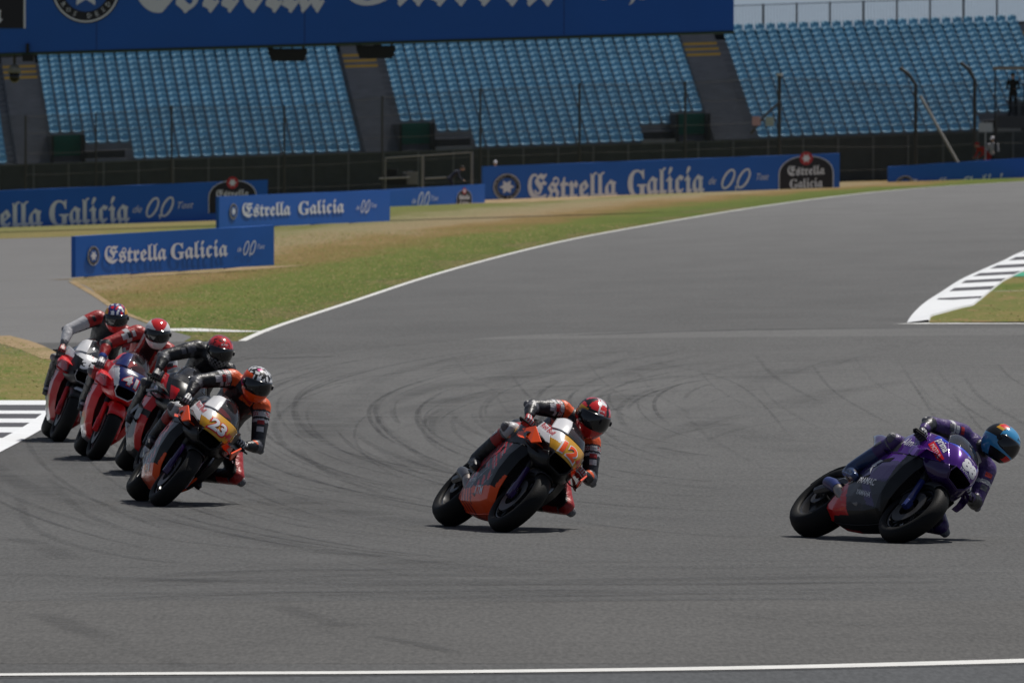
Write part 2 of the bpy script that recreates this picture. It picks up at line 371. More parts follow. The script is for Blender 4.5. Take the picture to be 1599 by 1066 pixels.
for k in range(210):            # long racing-line arcs from the far straight round to the near right
    s = rr.random()
    cx, cy = 1180 + rr.uniform(-190, 150), 640 + 30 * s + rr.uniform(-22, 22)
    ax, by = 160 + 1080 * s, (55 + 205 * s) * rr.uniform(.85, 1.12)
    a0 = rr.uniform(90, 225); a1 = a0 + rr.uniform(14, 75)
    pts = [(cx + ax * math.cos(R(t)), cy + by * math.sin(R(t)) * (1 if t < 180 else .75)) for t in np.linspace(a0, a1, 7)]
    pts = [p for p in pts if -80 < p[0] < 1680 and 530 < p[1] < 1030]
    if len(pts) > 3: mark(pts, *rr.choice([(.04, 1), (.05, 1), (.06, 2), (.07, 1), (.1, 1), (.3, 0), (.7, 0)]))
for k in range(40):            # swathes sweeping up to the far straight
    x = rr.uniform(480, 1300); y = rr.uniform(560, 700); ln = rr.uniform(80, 260)
    mark([(x, y), (x + ln * .4, y - ln * .14), (x + ln, y - ln * .25)], rr.choice([.06, .1, .3, .5]), 0)
for k in range(20):            # others, where riders have run wide
    x = rr.uniform(700, 1560); y = rr.uniform(550, 660); ln = rr.uniform(60, 160)
    mark([(x, y), (x + ln * .3, y + ln * .35), (x + ln, y + ln * .75)], rr.choice([.05, .06, .08]), rr.choice([0, 1]))
for k in range(46):            # straight bands below the bikes
    y = 880 + rr.random() * 60; x0 = rr.uniform(-60, 1100); ln = rr.uniform(300, 900)
    mark([(x0, y - .012 * x0 + 12), (x0 + ln / 2, y - 4 + 6 * rr.random()), (x0 + ln, y - .004 * (x0 + ln) + 3)], rr.choice([.08, .15, .4]), rr.choice([0, 0, 1]))
for pts, w, mi in [([(430, 945), (490, 965), (545, 981)], .26, 1), ([(575, 993), (640, 1004), (720, 1022)], .18, 1), ([(60, 957), (130, 985), (180, 1005)], .3, 1),
                   ([(190, 1012), (250, 1030), (300, 1044)], .2, 0), ([(395, 562), (460, 559), (520, 557)], .8, 2), ([(1120, 960), (1260, 972), (1400, 980)], .12, 1), ([(0, 928), (500, 925), (1000, 921)], .18, 2), ([(100, 905), (700, 909), (1599, 897)], .8, 1), ([(-40, 895), (500, 912), (1100, 912)], .5, 1),
                   ([(70, 735), (130, 800), (260, 842), (480, 862), (700, 872)], .12, 1), ([(30, 760), (60, 830), (240, 876), (560, 892)], .12, 1),
                   ([(0, 840), (60, 850), (110, 876)], .3, 1), ([(1400, 560), (1480, 680), (1530, 720)], .05, 1), ([(980, 560), (1150, 600), (1240, 690)], .05, 1), ([(860, 526), (1000, 520.5), (1200, 515.5), (1425, 512.5)], .7, 2)]:
    mark(pts, w, mi)
o = b.build('tyre_marks', RUB); at = o.data.attributes.new('fade', 'FLOAT', 'POINT'); at.data.foreach_set('value', fade); tag(o, kind='structure')

# ---- grass blades near the edges
def blades(name, n, area, h, mats, zo=0):
    V, Fc, Mi = [], [], []
    k = 0
    while k < n:
        x, y = area()
        if x is None: continue
        a = rng.random() * 3.14; hh = h * (.5 + rng.random()); w = .012 + .012 * rng.random() * y / 150
        z = terr(x, y) + zo; i = len(V)
        V += [(x - w * math.cos(a), y - w * math.sin(a), z), (x + w * math.cos(a), y + w * math.sin(a), z), (x + rng.normal() * .03, y + .02 + rng.random() * .08, z + hh)]
        Fc.append((i, i + 1, i + 2)); Mi.append(int(rng.integers(0, len(mats)))); k += 1
    me = bpy.data.meshes.new(name); me.from_pydata(V, [], Fc); [me.materials.append(m) for m in mats]
    me.polygons.foreach_set('material_index', Mi); o = bpy.data.objects.new(name, me); COL.objects.link(o)
    tag(o, kind='stuff'); return o
BL = [mat('blade_green', (.14, .18, .04), .9, spec=.1), mat('blade_dry', (.24, .19, .08), .9, spec=.1), mat('blade_olive', (.17, .17, .05), .9, spec=.1), mat('blade_straw', (.30, .235, .115), .9, spec=.1)]
def a_main():
    y = y0 + (rng.random() ** 1.4) * 190; x = -14 + rng.random() * 34
    l = float(np.interp(y, ry, rx)) if y < ry[-1] else (float(rx[-1]) if y < far_y else -60)
    r = float(np.interp(y, ey, ex)) - .12
    if y < far_y and x < l + .05 or x > r or (y >= far_y and x < -20): return None, None
    return x, y
tag(blades('grass_tufts', 24000, a_main, .018, BL), 'short dry green turf between the track edge line and the service road', 'grass')
def a_left():
    y = float(gly[0]) + rng.random() * float(gly[-1] - gly[0]); r = float(np.interp(y, gly, glx)); x = -9 + rng.random() * 8
    return (x, y) if x < r else (None, None)
tag(blades('grass_tufts', 5000, a_left, .014, BL, .01), 'rough turf beside the striped kerb at the far left', 'grass')
def a_right():
    y = G0 + rng.random() ** 1.5 * 90; x = 5 + rng.random() * 14
    return (x, y) if x > ki(y) + .1 else (None, None)
tag(blades('grass_tufts', 4000, a_right, .018, BL, .02), 'brown and green turf inside the kerb on the right', 'grass')

# ------------------------------------------------------------------ grandstand
YAW = R(5.5); SD = 560.0; SLOPE = .034; NR = 20; RISE, TREAD = .272, .80; ZB = 1.90
A_, B_ = Vector((math.cos(YAW), math.sin(YAW), 0)), Vector((-math.sin(YAW), math.cos(YAW), 0))
def S(u, w, z): 
    p = Vector((0, SD, 0)) + A_ * u + B_ * w; return Vector((p.x, p.y, z + SLOPE * u))
SHEAR = Matrix(((A_.x, B_.x, 0, 0), (A_.y, B_.y, 0, SD), (SLOPE, 0, 1, 0), (0, 0, 0, 1)))
stand = empty('grandstand', (0, SD, 0)); tag(stand, 'long open grandstand of empty blue seats behind the track', 'grandstand')
STI = Matrix.Translation((0, -SD, 0))
def sbuild(b, name, mats, parent=stand, **k):
    o = b.build(name, mats, parent, **k); o.matrix_parent_inverse = parent.matrix_world.inverted() if False else Matrix.Identity(4)
    o.location = (0, -SD, 0); return o
M_CONC = mat('terrace_concrete', (.19, .195, .21), .9, var=.3, scale=1.5)
M_CONCL = mat('pale_concrete', (.22, .225, .235), .9, var=.2, scale=2)
M_YEL = mat('yellow_nosing', (.6, .36, .07), .8)
M_DARK = mat('dark_recess', (.02, .022, .025), .9)
AISLE = [(-24.05, -22.35), (-7.15, -5.45), (9.9, 11.65), (26.9, 28.6), (-41, -39.3), (43.8, 45.5)]
VOM = [(-22.35, -20.85, -18.75), (-5.45, -3.85, -1.95), (8.05, 9.6, None), (25.0, 26.6, None), (-39.3, -37.8, -35.8)]
b = MB(); U0, U1 = -48, 48
for r in range(NR):
    z0, z1 = ZB + RISE * (r - 1), ZB + RISE * r
    b.add([S(U0, r * TREAD - .3, z0), S(U1, r * TREAD - .3, z0), S(U1, r * TREAD - .3, z1), S(U0, r * TREAD - .3, z1), S(U1, (r + 1) * TREAD - .3, z1), S(U0, (r + 1) * TREAD - .3, z1)], [(0, 1, 2, 3), (3, 2, 4, 5)])
sbuild(b, 'terrace', M_CONC)
b = MB(); zt = ZB + RISE * (NR - 1)
b.box((U0, -.35, -3), (U1, -.3 - .002, ZB + .25), 0, SHEAR); b.box((U0, NR * TREAD - .3, -3), (U1, NR * TREAD - .05, zt + .42), 0, SHEAR)
sbuild(b, 'retaining_wall', M_DARK)
for (a, c) in AISLE[:4]:                                   # stairways
    b = MB()
    for r in range(NR * 2):
        z = ZB + RISE * (r + 1) / 2 + .03; w0 = r * TREAD / 2 - .3
        ye = 2 if NR * 2 - 8 <= r < NR * 2 - 2 and r % 2 == 0 else 0
        b.box((a + .02, w0, z - .3), (c - .02, w0 + TREAD / 2 - .003, z), 0, SHEAR)
        b.box((a + .03, w0 - .012, z - (.13 if ye else .05)), (c - .03, w0 - .002, z - .002), ye if ye else 1, SHEAR)
    sbuild(b, 'stairway', [M_CONC, M_CONCL, M_YEL])
M_GRN = mat('green_board', (.008, .13, .085), .7)
for (a, c, e) in VOM[:4]:
    b = MB()
    for s in (a, c): b.box((s - .06, -.34, ZB - .5), (s + .06, 3.8, ZB + 1.55), 1, SHEAR)
    b.box((a + .06, 3.7, ZB - .5), (c - .06, 3.8, ZB + 1.55), 1, SHEAR)
    b.box((a + .05, 1.2, ZB + .55), (c - .05, 1.3, ZB + 1.56), 0, SHEAR); b.box((a + .05, 1.35, ZB - .5), (c - .05, 1.4, ZB + .55), 1, SHEAR)
    sbuild(b, 'entrance_box', [M_GRN, M_DARK])
    if e or c:
        b = MB(); lo, hi = (c + .1, e) if e else (a - 1.75, a - .1)
        b.box((lo, -.36, ZB - .4), (hi, 1.4, ZB + .38), 0, SHEAR); b.box((lo + .05, .3, ZB + .38), (hi - .05, 1.45, ZB + .74), 1, SHEAR)
        sbuild(b, 'podium', [M_CONCL, M_DARK])
# seats
M_SEAT = mat('blue_seat_plastic', (.16, .37, .52), .5, var=.3, scale=.6, spec=.45)
def seat_pts():
    prof = [(.05, .80, .30), (.02, .76, .42), (-.01, .62, .46), (-.04, .48, .45), (-.08, .42, .43), (-.24, .40, .45), (-.38, .42, .45), (-.43, .38, .42), (-.42, .30, .38)]
    g = []
    for i, (d, h, w) in enumerate(prof):
        row = []
        for j in range(6):
            q = -1 + 2 * j / 5; fw = (-.06 * q * q) if i < 4 else 0; up = (.035 * q * q) if i >= 4 else (-.05 * q ** 4 if i == 0 else 0)
            row.append(Vector((q * w / 2, d + fw, h + up)))
        g.append(row)
    return g
SG = seat_pts()
def seat_ok(u, r):
    if any(a - .22 < u < c + .22 for a, c in AISLE): return False
    for a, c, e in VOM:
        if a - .2 < u < c + .2 and r < 5: return False
        if e and c < u < e + .1 and r < 3: return False
        if not e and a - 1.85 < u < a and r < 3: return False
    return True
seats = []
PITCHU = .553
for r in range(NR):
    for k in range(-75, 76):
        u = k * PITCHU + .1
        if abs(u) < 42 and seat_ok(u, r): seats.append((u, r))
def seat_into(b, u, r, org=None):
    z = ZB + RISE * r; tilt = rr.uniform(-.02, .02)
    g = [[S(u + v.x, r * TREAD + .25 + v.y + tilt * v.z, z + v.z - .03) - (org or Vector()) for v in row] for row in SG]
    b.grid(g)
inview = sorted([s for s in seats if abs(s[0]) < 24], key=lambda s: (s[1], abs(s[0])))
solo = set(inview[:98]); b = MB()
for s in seats:
    if s in solo:
        q = MB(); seat_into(q, s[0], s[1]); sbuild(q, 'seat', M_SEAT, smooth=True)
    else: seat_into(b, s[0], s[1])
o = sbuild(b, 'seating', M_SEAT, smooth=True); tag(o, kind='stuff')
# railing along the top
M_STEEL = mat('dull_steel', (.12, .125, .135), .5, .6)
M_POST = mat('dark_post_metal', (.06, .058, .056), .6, .3)
b = MB(); zr = ZB + RISE * (NR - 1) + .1; wr = NR * TREAD - .15
for k in range(-29, 30): b.box((k * 1.685 + .63, wr - .03, zr - .3), (k * 1.685 + .72, wr + .03, zr + 1.62), 0, SHEAR)
b.box((U0, wr - .02, zr + 1.56), (U1, wr + .02, zr + 1.60), 0, SHEAR); b.box((U0, wr - .02, zr + .15), (U1, wr + .02, zr + .19), 0, SHEAR)
for k in range(-190, 300): b.box((k * .158, wr - .006, zr + .19), (k * .158 + .016, wr + .006, zr + 1.56), 1, SHEAR)
sbuild(b, 'top_railing', [M_POST, M_STEEL])

# ------------------------------------------------------------------ screened fence in front of the stand
def fencerun(name, label, pl, D0, D1, pr, hgt_l, hgt_r, step, mm, group=None):
    pass
M_SCR = mat('dark_screen_cloth', (.045, .053, .060), .9, var=.35, scale=2.5)
M_SPOST = mat('screen_post', (.13, .14, .155), .6, .3)
sf = empty('screened_fence', (0, 557, 0)); tag(sf, 'low fence with dark screening cloth and grey posts along the foot of the stand', 'fence')
b = MB(); q = MB(); FD = 557.0
def fz(x): return 3.07 + .0334 * x - (232 - 200) / 33.0     # top edge of the screening
b.grid([[Vector((x, FD, fz(x))), Vector((x, FD, -2))] for x in range(-42, 43, 2)])
o = b.build('screen_cloth', M_SCR, sf); o.location = (0, -557, 0)
q.box((-.05, -.06, -1.6), (.05, -.01, 1.95))
k0 = 0
for i in range(-25, 26):
    x = i * 1.69 + .55
    if k0 == 0: k0 = q.build('post', M_SPOST, sf); o = k0
    else: o = k0.copy(); COL.objects.link(o); o.parent = sf
    o.location = (x, 0, fz(x) - 1.95)
b = MB(); b.grid([[Vector((x, FD - .03, fz(x) + .02)), Vector((x, FD - .03, fz(x) - .03))] for x in range(-42, 43, 2)]); o = b.build('top_rail', M_SPOST, sf); o.location = (0, -557, 0)

# ------------------------------------------------------------------ catch fence: tall posts, cables and wire mesh
def wiremesh():
    m = bpy.data.materials.new('wire_mesh'); m.use_nodes = True; n, N, L = nodes_of(m); b_ = N['Principled BSDF']
    b_.inputs['Base Color'].default_value = (.09, .095, .10, 1); b_.inputs['Roughness'].default_value = .5; b_.inputs['Metallic'].default_value = .5
    tc = N.new('ShaderNodeTexCoord'); sp = N.new('ShaderNodeSeparateXYZ'); L.new(tc.outputs['Object'], sp.inputs[0]); outs = []
    for ax, per, w in ((0, .06, .10), (2, .06, .10)):
        a = N.new('ShaderNodeMath'); a.operation = 'DIVIDE'; L.new(sp.outputs[ax], a.inputs[0]); a.inputs[1].default_value = per
        f = N.new('ShaderNodeMath'); f.operation = 'FRACT'; L.new(a.outputs[0], f.inputs[0])
        l = N.new('ShaderNodeMath'); l.operation = 'LESS_THAN'; L.new(f.outputs[0], l.inputs[0]); l.inputs[1].default_value = w; outs.append(l.outputs[0])
    mx = N.new('ShaderNodeMath'); mx.operation = 'MAXIMUM'; L.new(outs[0], mx.inputs[0]); L.new(outs[1], mx.inputs[1]); L.new(mx.outputs[0], b_.inputs['Alpha']); return m
M_MESH = wiremesh(); CD = 553.0
cf = empty('catch_fence', (0, CD, 0)); tag(cf, 'tall wire catch fence with dark posts in front of the blue seats', 'fence')
posts = [(40, 180, 0, .05), (150, 176, 0, .04), (268, 165, 0, .05), (444, 165, 0, .05), (597, 150, 0, .05), (750, 138, 0, .055), (905, 130, 0, .055), (1070, 127, 0, .06), (1217, 118, 0, .09), (1430, 106, 25, .085), (1522, 98, 22, .085), (1680, 92, 22, .085)]
tops = []
for (px, py, bend, r) in posts:
    base = P(px, 300, CD); top = P(px, py, CD); b = MB(); g = terr(base.x, CD)
    if bend:
        k = P(px, py + 27, CD); pts = [(base.x, 0, g), (k.x, 0, k.z), (P(px - bend * .45, py + 12, CD).x, 0, P(px, py + 10, CD).z), (P(px - bend, py, CD).x, 0, top.z)]
    else: pts = [(base.x, 0, g), (top.x, 0, top.z)]
    b.tube(pts, r, 8)
    if px == 1217: b.tube([(top.x, 0, top.z - .02), (top.x, 0, top.z + .1)], .16, 8, 1)
    o = b.build('post', [M_POST, MAT_W] if False else [M_POST, mat('cap_white', (.55, .55, .53), .6)], cf); tops.append((base.x, top.z if not bend else k.z, g))
b = MB()
for (x0, z0, g0), (x1, z1, g1) in zip(tops, tops[1:]):
    for t in (.12, .35, .58, .8, .98): b.tube([(x0, 0, g0 + (z0 - g0) * t), ((x0 + x1) / 2, 0, (g0 + g1 + (z0 - g0 + z1 - g1) * t) / 2 - .03), (x1, 0, g1 + (z1 - g1) * t)], .008, 4)
b.build('cables', M_POST, cf)
b = MB(); b.grid([[Vector((x, .05, g - .2)), Vector((x, .05, z))] for x, z, g in [(-30, 3.6, -.9)] + tops]); b.build('mesh_panel', M_MESH, cf)

# stay pole, arm with two small plates
b = MB(); b.tube([P(1437, 150, 552), P(1497, 256, 551)], .07, 8); o = b.build('stay_pole', mat('pale_pole', (.30, .29, .27), .6)); tag(o, 'pale diagonal stay pole leaning from the bent fence post on the right', 'pole')
br = empty('marker_arm', P(1217, 160, 552)); tag(br, 'bent arm on the white capped post carrying a pink and a pale plate', 'marker')
b = MB(); o0 = br.location
b.tube([Vector(), P(1195, 180, 551.7) - o0, P(1172, 209, 551.7) - o0], .06, 6); b.build('arm', M_POST, br)
for px, py, c, n_ in ((1181, 189, (.50, .30, .32), 'pink_plate_paint'), (1202, 190, (.35, .40, .38), 'pale_plate_paint')):
    b = MB(); q = P(px, py, 551.3) - o0; b.box((q.x - .2, q.y - .02, q.z - .22), (q.x + .2, q.y + .02, q.z + .22)); b.build('plate', mat(n_, c, .6), br)

# ------------------------------------------------------------------ advertising boards
M_BLUE = mat('banner_blue', (.004, .115, .52), .45, var=.10, scale=.7, bump=.12, bscale=2.5)
M_BLUE2 = mat('bridge_banner_blue', (.003, .10, .46), .5, var=.10, scale=.4, bump=.1, bscale=1.5)
M_TXT = mat('banner_lettering', (.74, .76, .84), .6, var=.06)
M_BLK = mat('emblem_black', (.012, .012, .02), .6)
M_RED = mat('emblem_red', (.45, .03, .04), .6)
FR = "𝕰𝖘𝖙𝖗𝖊𝖑𝖑𝖆", "𝐆𝖆𝖑𝖎𝖈𝖎𝖆"
def disc(b, cx, cz, r, y, n=36, mi=0, r0=0):
    if r0:
        b.grid([[(cx + q * math.cos(t), y, cz + q * math.sin(t)) for t in np.linspace(0, 2 * math.pi, n, endpoint=False)] for q in (r0, r)], mi, close_v=True)
    else: b.add([(cx + r * math.cos(t), y, cz + r * math.sin(t)) for t in np.linspace(0, 2 * math.pi, n, endpoint=False)], [tuple(range(n))], mi)
def star(b, cx, cz, r, y, mi=0, n=6):
    b.add([(cx + (r if k % 2 else r * .55) * math.sin(math.pi * k / n), y, cz + (r if k % 2 else r * .55) * math.cos(math.pi * k / n)) for k in range(2 * n)], [tuple(range(2 * n))], mi)
def put(b, body, cx, cz, h, y, wid=None, mi=0, **k):
    v, f = textmesh(body, 1, **k); lo, hi = v.min(0), v.max(0); sc = h / (hi[1] - lo[1]); sx = (wid / (hi[0] - lo[0])) if wid else sc
    b.add([(cx + (p[0] - (lo[0] + hi[0]) / 2) * sx, y, cz + (p[1] - (lo[1] + hi[1]) / 2) * sc) for p in v], f, mi)
def artwork(root, Wd, H, lay, y=-.03, T=None, kx=1):
    """lay: list of items in board units; T maps (x, z) to board space"""
    objs = []
    for it in lay:
        k = it[0]; let = MB(); em = MB()
        if k == 'word': put(let, it[1], it[2], it[3], it[4], y, it[5], bold=.012)
        if k == 'zero':
            put(let, 'de', it[1] - kx * it[3] * 1.15, it[2] - it[3] * .05, it[3] * .35, y, shear=.4)
            for s in (-.36, .40):
                n = 28; rings = []
                for q in (.62, 1): rings.append([(it[1] + kx * it[3] * (s + .30 * q * math.cos(t) + .18 * math.sin(t)), y, it[2] + it[3] * .5 * (q if q == 1 else .80) * math.sin(t)) for t in np.linspace(0, 2 * math.pi, n, endpoint=False)])
                let.grid(rings, 0, close_v=True)
            put(let, ',', it[1] + it[3] * .02, it[2] - it[3] * .48, it[3] * .25, y)
            put(let, 'Tost', it[1] + kx * it[3] * 1.35, it[2] + it[3] * .05, it[3] * .32, y, shear=.4)
        e0 = len(em.v)
        if k == 'round':
            disc(em, it[1], it[2], it[3], y, mi=0); disc(em, it[1], it[2], it[3] * .97, y - .004, mi=2, r0=it[3] * .92); disc(em, it[1], it[2], it[3] * .66, y - .004, mi=3)
            star(em, it[1], it[2], it[3] * .55, y - .008, 2)
            for i_, ch in enumerate('CERVECEROS DESDE 1906 '):
                if ch == ' ': continue
                a = math.pi * 1.5 + (i_ - 10.5) / 22 * 2 * math.pi * .97; vv, ff = textmesh(ch, it[3] * .2, res=1); c, s_ = math.cos(a + math.pi / 2), math.sin(a + math.pi / 2)
                em.add([(it[1] + it[3] * .79 * math.cos(a) + p[0] * c - p[1] * s_, y - .006, it[2] + it[3] * .79 * math.sin(a) + p[0] * s_ + p[1] * c) for p in vv], ff, 2)
        if k == 'dome':
            x, z, r = it[1:4]; n = 25
            for q, mi, dy in ((1.0, 2, 0), (.965, 0, -.003)):
                em.add([(x - r * q, y + dy, z - r * .55)] + [(x - r * q * math.cos(t), y + dy, z + r * .72 * q * math.sin(t) ** .8) for t in np.linspace(0, math.pi, n)] + [(x + r * q, y + dy, z - r * .55)], [tuple(range(n + 2))], mi)
            disc(em, x, z + r * .62, r * .24, y - .006, mi=1); star(em, x, z + r * .62, r * .17, y - .01, 2)
            put(em, FR[0], x, z + r * .18, r * .36, y - .007, r * 1.35, 2, bold=.01); put(em, FR[1], x, z - r * .28, r * .36, y - .007, r * 1.2, 2, bold=.01)
        if kx != 1 and k in ('round', 'dome'): em.v[e0:] = [(it[1] + (p[0] - it[1]) * kx, p[1], p[2]) for p in em.v[e0:]]
        if let.v: objs.append(let.build('lettering', M_TXT, root))
        if em.v: objs.append(em.build('emblem', [M_BLK, M_RED, M_TXT, mat('emblem_blue', (.02, .10, .4), .6)], root))
    for o in objs:
        for v in o.data.vertices:
            if T: v.co = T(v.co)
    return objs
BG = 'sponsor boards along the grass'
YS = [1]; XS = [1]
def board(name, label, pbl, pbr, D0, D1, ph, lay, bury=0, thick=.12, group=BG, feet=True):
    """bottom-left and bottom-right pixel, distances, height in pixels at the left"""
    a, c = P(*pbl, D0), P(*pbr, D1); a.z -= bury; c.z -= bury
    root = empty(name, a); tag(root, label, 'banner', group)
    L_ = (Vector((c.x - a.x, c.y - a.y, 0))).length; dx = (c - a) / L_; H = ph / (F / D0) + bury
    ndir = Vector((dx.y, -dx.x, 0)).normalized()
    T = lambda v: dx * v[0] - ndir * v[1] + Vector((0, 0, v[2]))
    b = MB(); n = max(2, int(L_ / 1.2)); wob = [[rr.uniform(-.006, .006) for _ in range(n + 1)] for _ in range(2)]
    fr = [[T((L_ * i / n, wob[j][i], z + wob[1 - j][i])) for i in range(n + 1)] for j, z in enumerate((0, H))]
    bk = [[T((L_ * i / n, thick, z)) for i in range(n + 1)] for z in (0, H)]
    b.grid([bk[0], fr[0], fr[1], bk[1]], close_u=True)
    for i in (0, n): b.add([fr[0][i], fr[1][i], bk[1][i], bk[0][i]], [(0, 1, 2, 3)])
    recalc(b.build('panel', M_BLUE, root, smooth=False))
    for i in (.15, .38, .62, .85):
        q = MB(); x = L_ * i; q.add([T(v) for v in ((x, thick + .003, 0), (x + .05, thick + .003, 0), (x + .05, thick + .003, H), (x, thick + .003, H), (x, thick + .5, -.05), (x + .05, thick + .5, -.05))], [(0, 1, 2, 3), (3, 2, 5, 4), (0, 3, 4), (1, 2, 5)]); q.build('back_brace', M_POST, root)
    YS[0] = D0 / F; XS[0] = L_ / abs(pbr[0] - pbl[0]) / YS[0] if 'nearest' not in label and 'shaded' not in label else 1
    kx = XS[0]
    T2 = T
    artwork(root, L_, H, lay(L_, H), T=T, y=-.02, kx=kx); return root
def lay_small(L_, H): return [('round', L_ * .085, H * .50, H * .24), ('word', FR[0], L_ * .295, H * .50, H * .44, L_ * .31), ('word', FR[1], L_ * .615, H * .50, H * .44, L_ * .29), ('zero', L_ * .87, H * .47, H * .36)]
board('sponsor_board', 'nearest blue board with white lettering at the tip of the grass wedge', (118, 433), (428, 414), 256, 262, 64, lay_small)
board('sponsor_board', 'short blue board with white lettering whose base is shaded, behind the nearest board', (342, 357), (609, 345), 378, 388, 50, lambda L_, H: [('round', L_ * .08, H * .52, H * .25), ('word', FR[0], L_ * .27, H * .54, H * .46, L_ * .28), ('word', FR[1], L_ * .59, H * .54, H * .46, L_ * .27), ('zero', L_ * .85, H * .5, H * .42)])
def px_lay(px0, px1, items):
    """layout given in pixels along the board"""
    def f(L_, H):
        s = L_ / (px1 - px0); v = YS[0]; out = []
        for it in items:
            k = it[0]
            if k == 'word': out.append((k, it[1], (it[2] - px0) * s, it[3] * v, it[4] * v, it[5] * s))
            else: out.append((k, (it[1] - px0) * s, it[2] * v, it[3] * v))
        return out
    return f
board('sponsor_board', 'long blue board cut by the left frame edge, behind the shaded board', (-330, 372), (418, 341), 418, 424, 61,
      px_lay(-330, 418, [('round', -290, 30, 20), ('word', FR[0], -14, 24, 44, 156), ('word', FR[1], 137, 25, 44, 126), ('zero', 247, 27, 32), ('dome', 362, 36, 40)]), bury=.05)
board('sponsor_board', 'low blue strip of board between the shaded board and the long right board', (560, 328), (757, 316), 470, 478, 29,
      px_lay(560, 757, [('zero', 660, 20, 24), ('dome', 724, 16, 22)]), bury=.25)
board('sponsor_board', 'longest blue board in the middle with black domed emblem at its right end', (755, 314), (1311, 292), 497, 511, 54,
      px_lay(755, 1311, [('round', 790, 30, 21), ('word', FR[0], 891, 27, 44, 138), ('word', FR[1], 1036, 29, 46, 120), ('zero', 1145, 29, 32), ('dome', 1257, 30, 44)]), bury=.26)
board('sponsor_board', 'blue board half hidden by the grass crest at the right frame edge', (1388, 283.5), (1700, 263), 541, 547, 23,
      px_lay(1388, 1700, [('round', 1412, 10, 16), ('word', FR[0], 1452, 6, 28, 70), ('word', FR[1], 1540, 6, 28, 78), ('zero', 1620, 10, 20)]), bury=.55)

# ------------------------------------------------------------------ overhead banner bridge
GD = 400.0; sp = F / GD
gb = empty('banner_bridge', P(0, 88, GD)); tag(gb, 'huge overhead blue banner bridge with white lettering across the top of the picture', 'bridge'); g0 = gb.location
XR = P(1146, 0, GD).x; XL = -27.0
def gz(x): return P(0, 83, GD).z + (x - P(0, 0, GD).x) * (35 / 1146)
b = MB()
for (ya, yb, m_) in ((0, 1.6, 0),):
    c = [Vector((x, y, z)) - g0 for x in (XL, XR) for y in (GD + ya, GD + yb) for z in (0, 1)]
    zs = lambda x, t: gz(x) + t * 4.9
    vs = [Vector((x, y, zs(x, t))) - g0 for x in (XL, XR) for y in (GD, GD + 1.6) for t in (0, 1)]
    b.add(vs, [(0, 1, 3, 2), (4, 6, 7, 5), (0, 4, 5, 1), (2, 3, 7, 6), (0, 2, 6, 4), (1, 5, 7, 3)])
recalc(b.build('banner_panel', M_BLUE2, gb))
b = MB(); vs = [Vector((x, y, gz(x) - .003 - t * .09)) - g0 for x in (XL, XR) for y in (GD - .03, GD + 1.6) for t in (0, 1)]
b.add(vs, [(0, 1, 3, 2), (4, 6, 7, 5), (0, 4, 5, 1), (2, 3, 7, 6), (0, 2, 6, 4), (1, 5, 7, 3)]); b.build('underside_trim', mat('dark_green_trim', (.012, .04, .03), .6), gb)
for x in (-24, -22.2): b = MB(); b.box((x, GD + .2, -2), (x + .4, GD + 1.4, gz(x) - .1), 0, Matrix.Translation(-g0)); b.build('tower_leg', M_POST, gb)
for k in (150, 475, 880): b = MB(); q = P(k, 40, GD); b.box((q.x, GD - .006, gz(q.x) + .02), (q.x + .03, GD - .002, gz(q.x) + 4.8), 0, Matrix.Translation(-g0)); b.build('panel_seam', mat('seam_blue', (.006, .04, .22), .6), gb)
def bp(px, py): q = P(px, py, GD); return q.x, q.z
s = 1 / sp; x1, z1 = bp(232 + 125, -31); x2, z2 = bp(700, -38); xe, ze = bp(134, -17); xz, zz_ = bp(985, -60)
lay = [('word', FR[0], x1 - g0.x, z1 - g0.z, 104 * s, 300 * s), ('word', FR[1], bp(700, 0)[0] - g0.x, bp(0, -45)[1] - g0.z, 112 * s, 340 * s),
       ('round', xe - g0.x, ze - g0.z, 54 * s), ('dome', bp(-50, 0)[0] - g0.x, bp(0, -5)[1] - g0.z, 90 * s), ('zero', xz - g0.x, bp(0, -40)[1] - g0.z, 80 * s)]
artwork(gb, 0, 0, lay, y=-.02)
# lamps and the domed camera under the bridge
for px, lab in ((449, 'black floodlight box hanging under the banner, left one of the pair'), (587, 'black floodlight box hanging under the banner, beside the yellow topped stair')):
    x = P(px, 0, GD).x; r_ = empty('hanging_floodlight', (x, GD + .3, gz(x) - .09)); tag(r_, lab, 'floodlight', 'floodlights under the banner')
    b = MB(); b.grid([[(-.68, -.2, -.06), (.68, -.2, -.06), (.68, .2, -.06), (-.68, .2, -.06)], [(-.68, -.2, -.2), (.68, -.2, -.2), (.68, .2, -.2), (-.68, .2, -.2)], [(-.56, -.16, -.5), (.56, -.16, -.5), (.56, .16, -.5), (-.56, .16, -.5)]], close_v=True)
    b.add([(-.56, -.16, -.5), (.56, -.16, -.5), (.56, .16, -.5), (-.56, .16, -.5)], [(0, 1, 2, 3)]); b.build('lamp_housing', M_DARK, r_)
    b = MB(); b.box((-.6, -.05, -.06), (-.5, .05, .0)); b.box((.5, -.05, -.06), (.6, .05, .0)); b.box((-.7, -.06, -.12), (-.64, .06, -.02)); b.build('bracket', M_POST, r_)
x = P(22, 0, GD).x; r_ = empty('dome_camera', (x, GD + .3, gz(x) - .09)); tag(r_, 'round security camera with grey hood and black dome hanging below the banner', 'camera')
b = MB(); b.tube([(0, 0, 0), (0, 0, -.35)], .05, 8); b.build('stem', M_POST, r_)
b = MB(); b.tube([(0, 0, -.33), (0, 0, -.42), (0, 0, -.62)], [.1, .2, .24], 14); b.build('hood', mat('hood_grey', (.22, .22, .21), .5), r_, True)
b = MB(); b.tube([(0, 0, -.622), (0, 0, -.82), (0, 0, -.92), (0, 0, -.96)], [.2, .19, .12, .02], 14); b.build('dome', mat('dome_black', (.01, .01, .01), .1), r_, True)
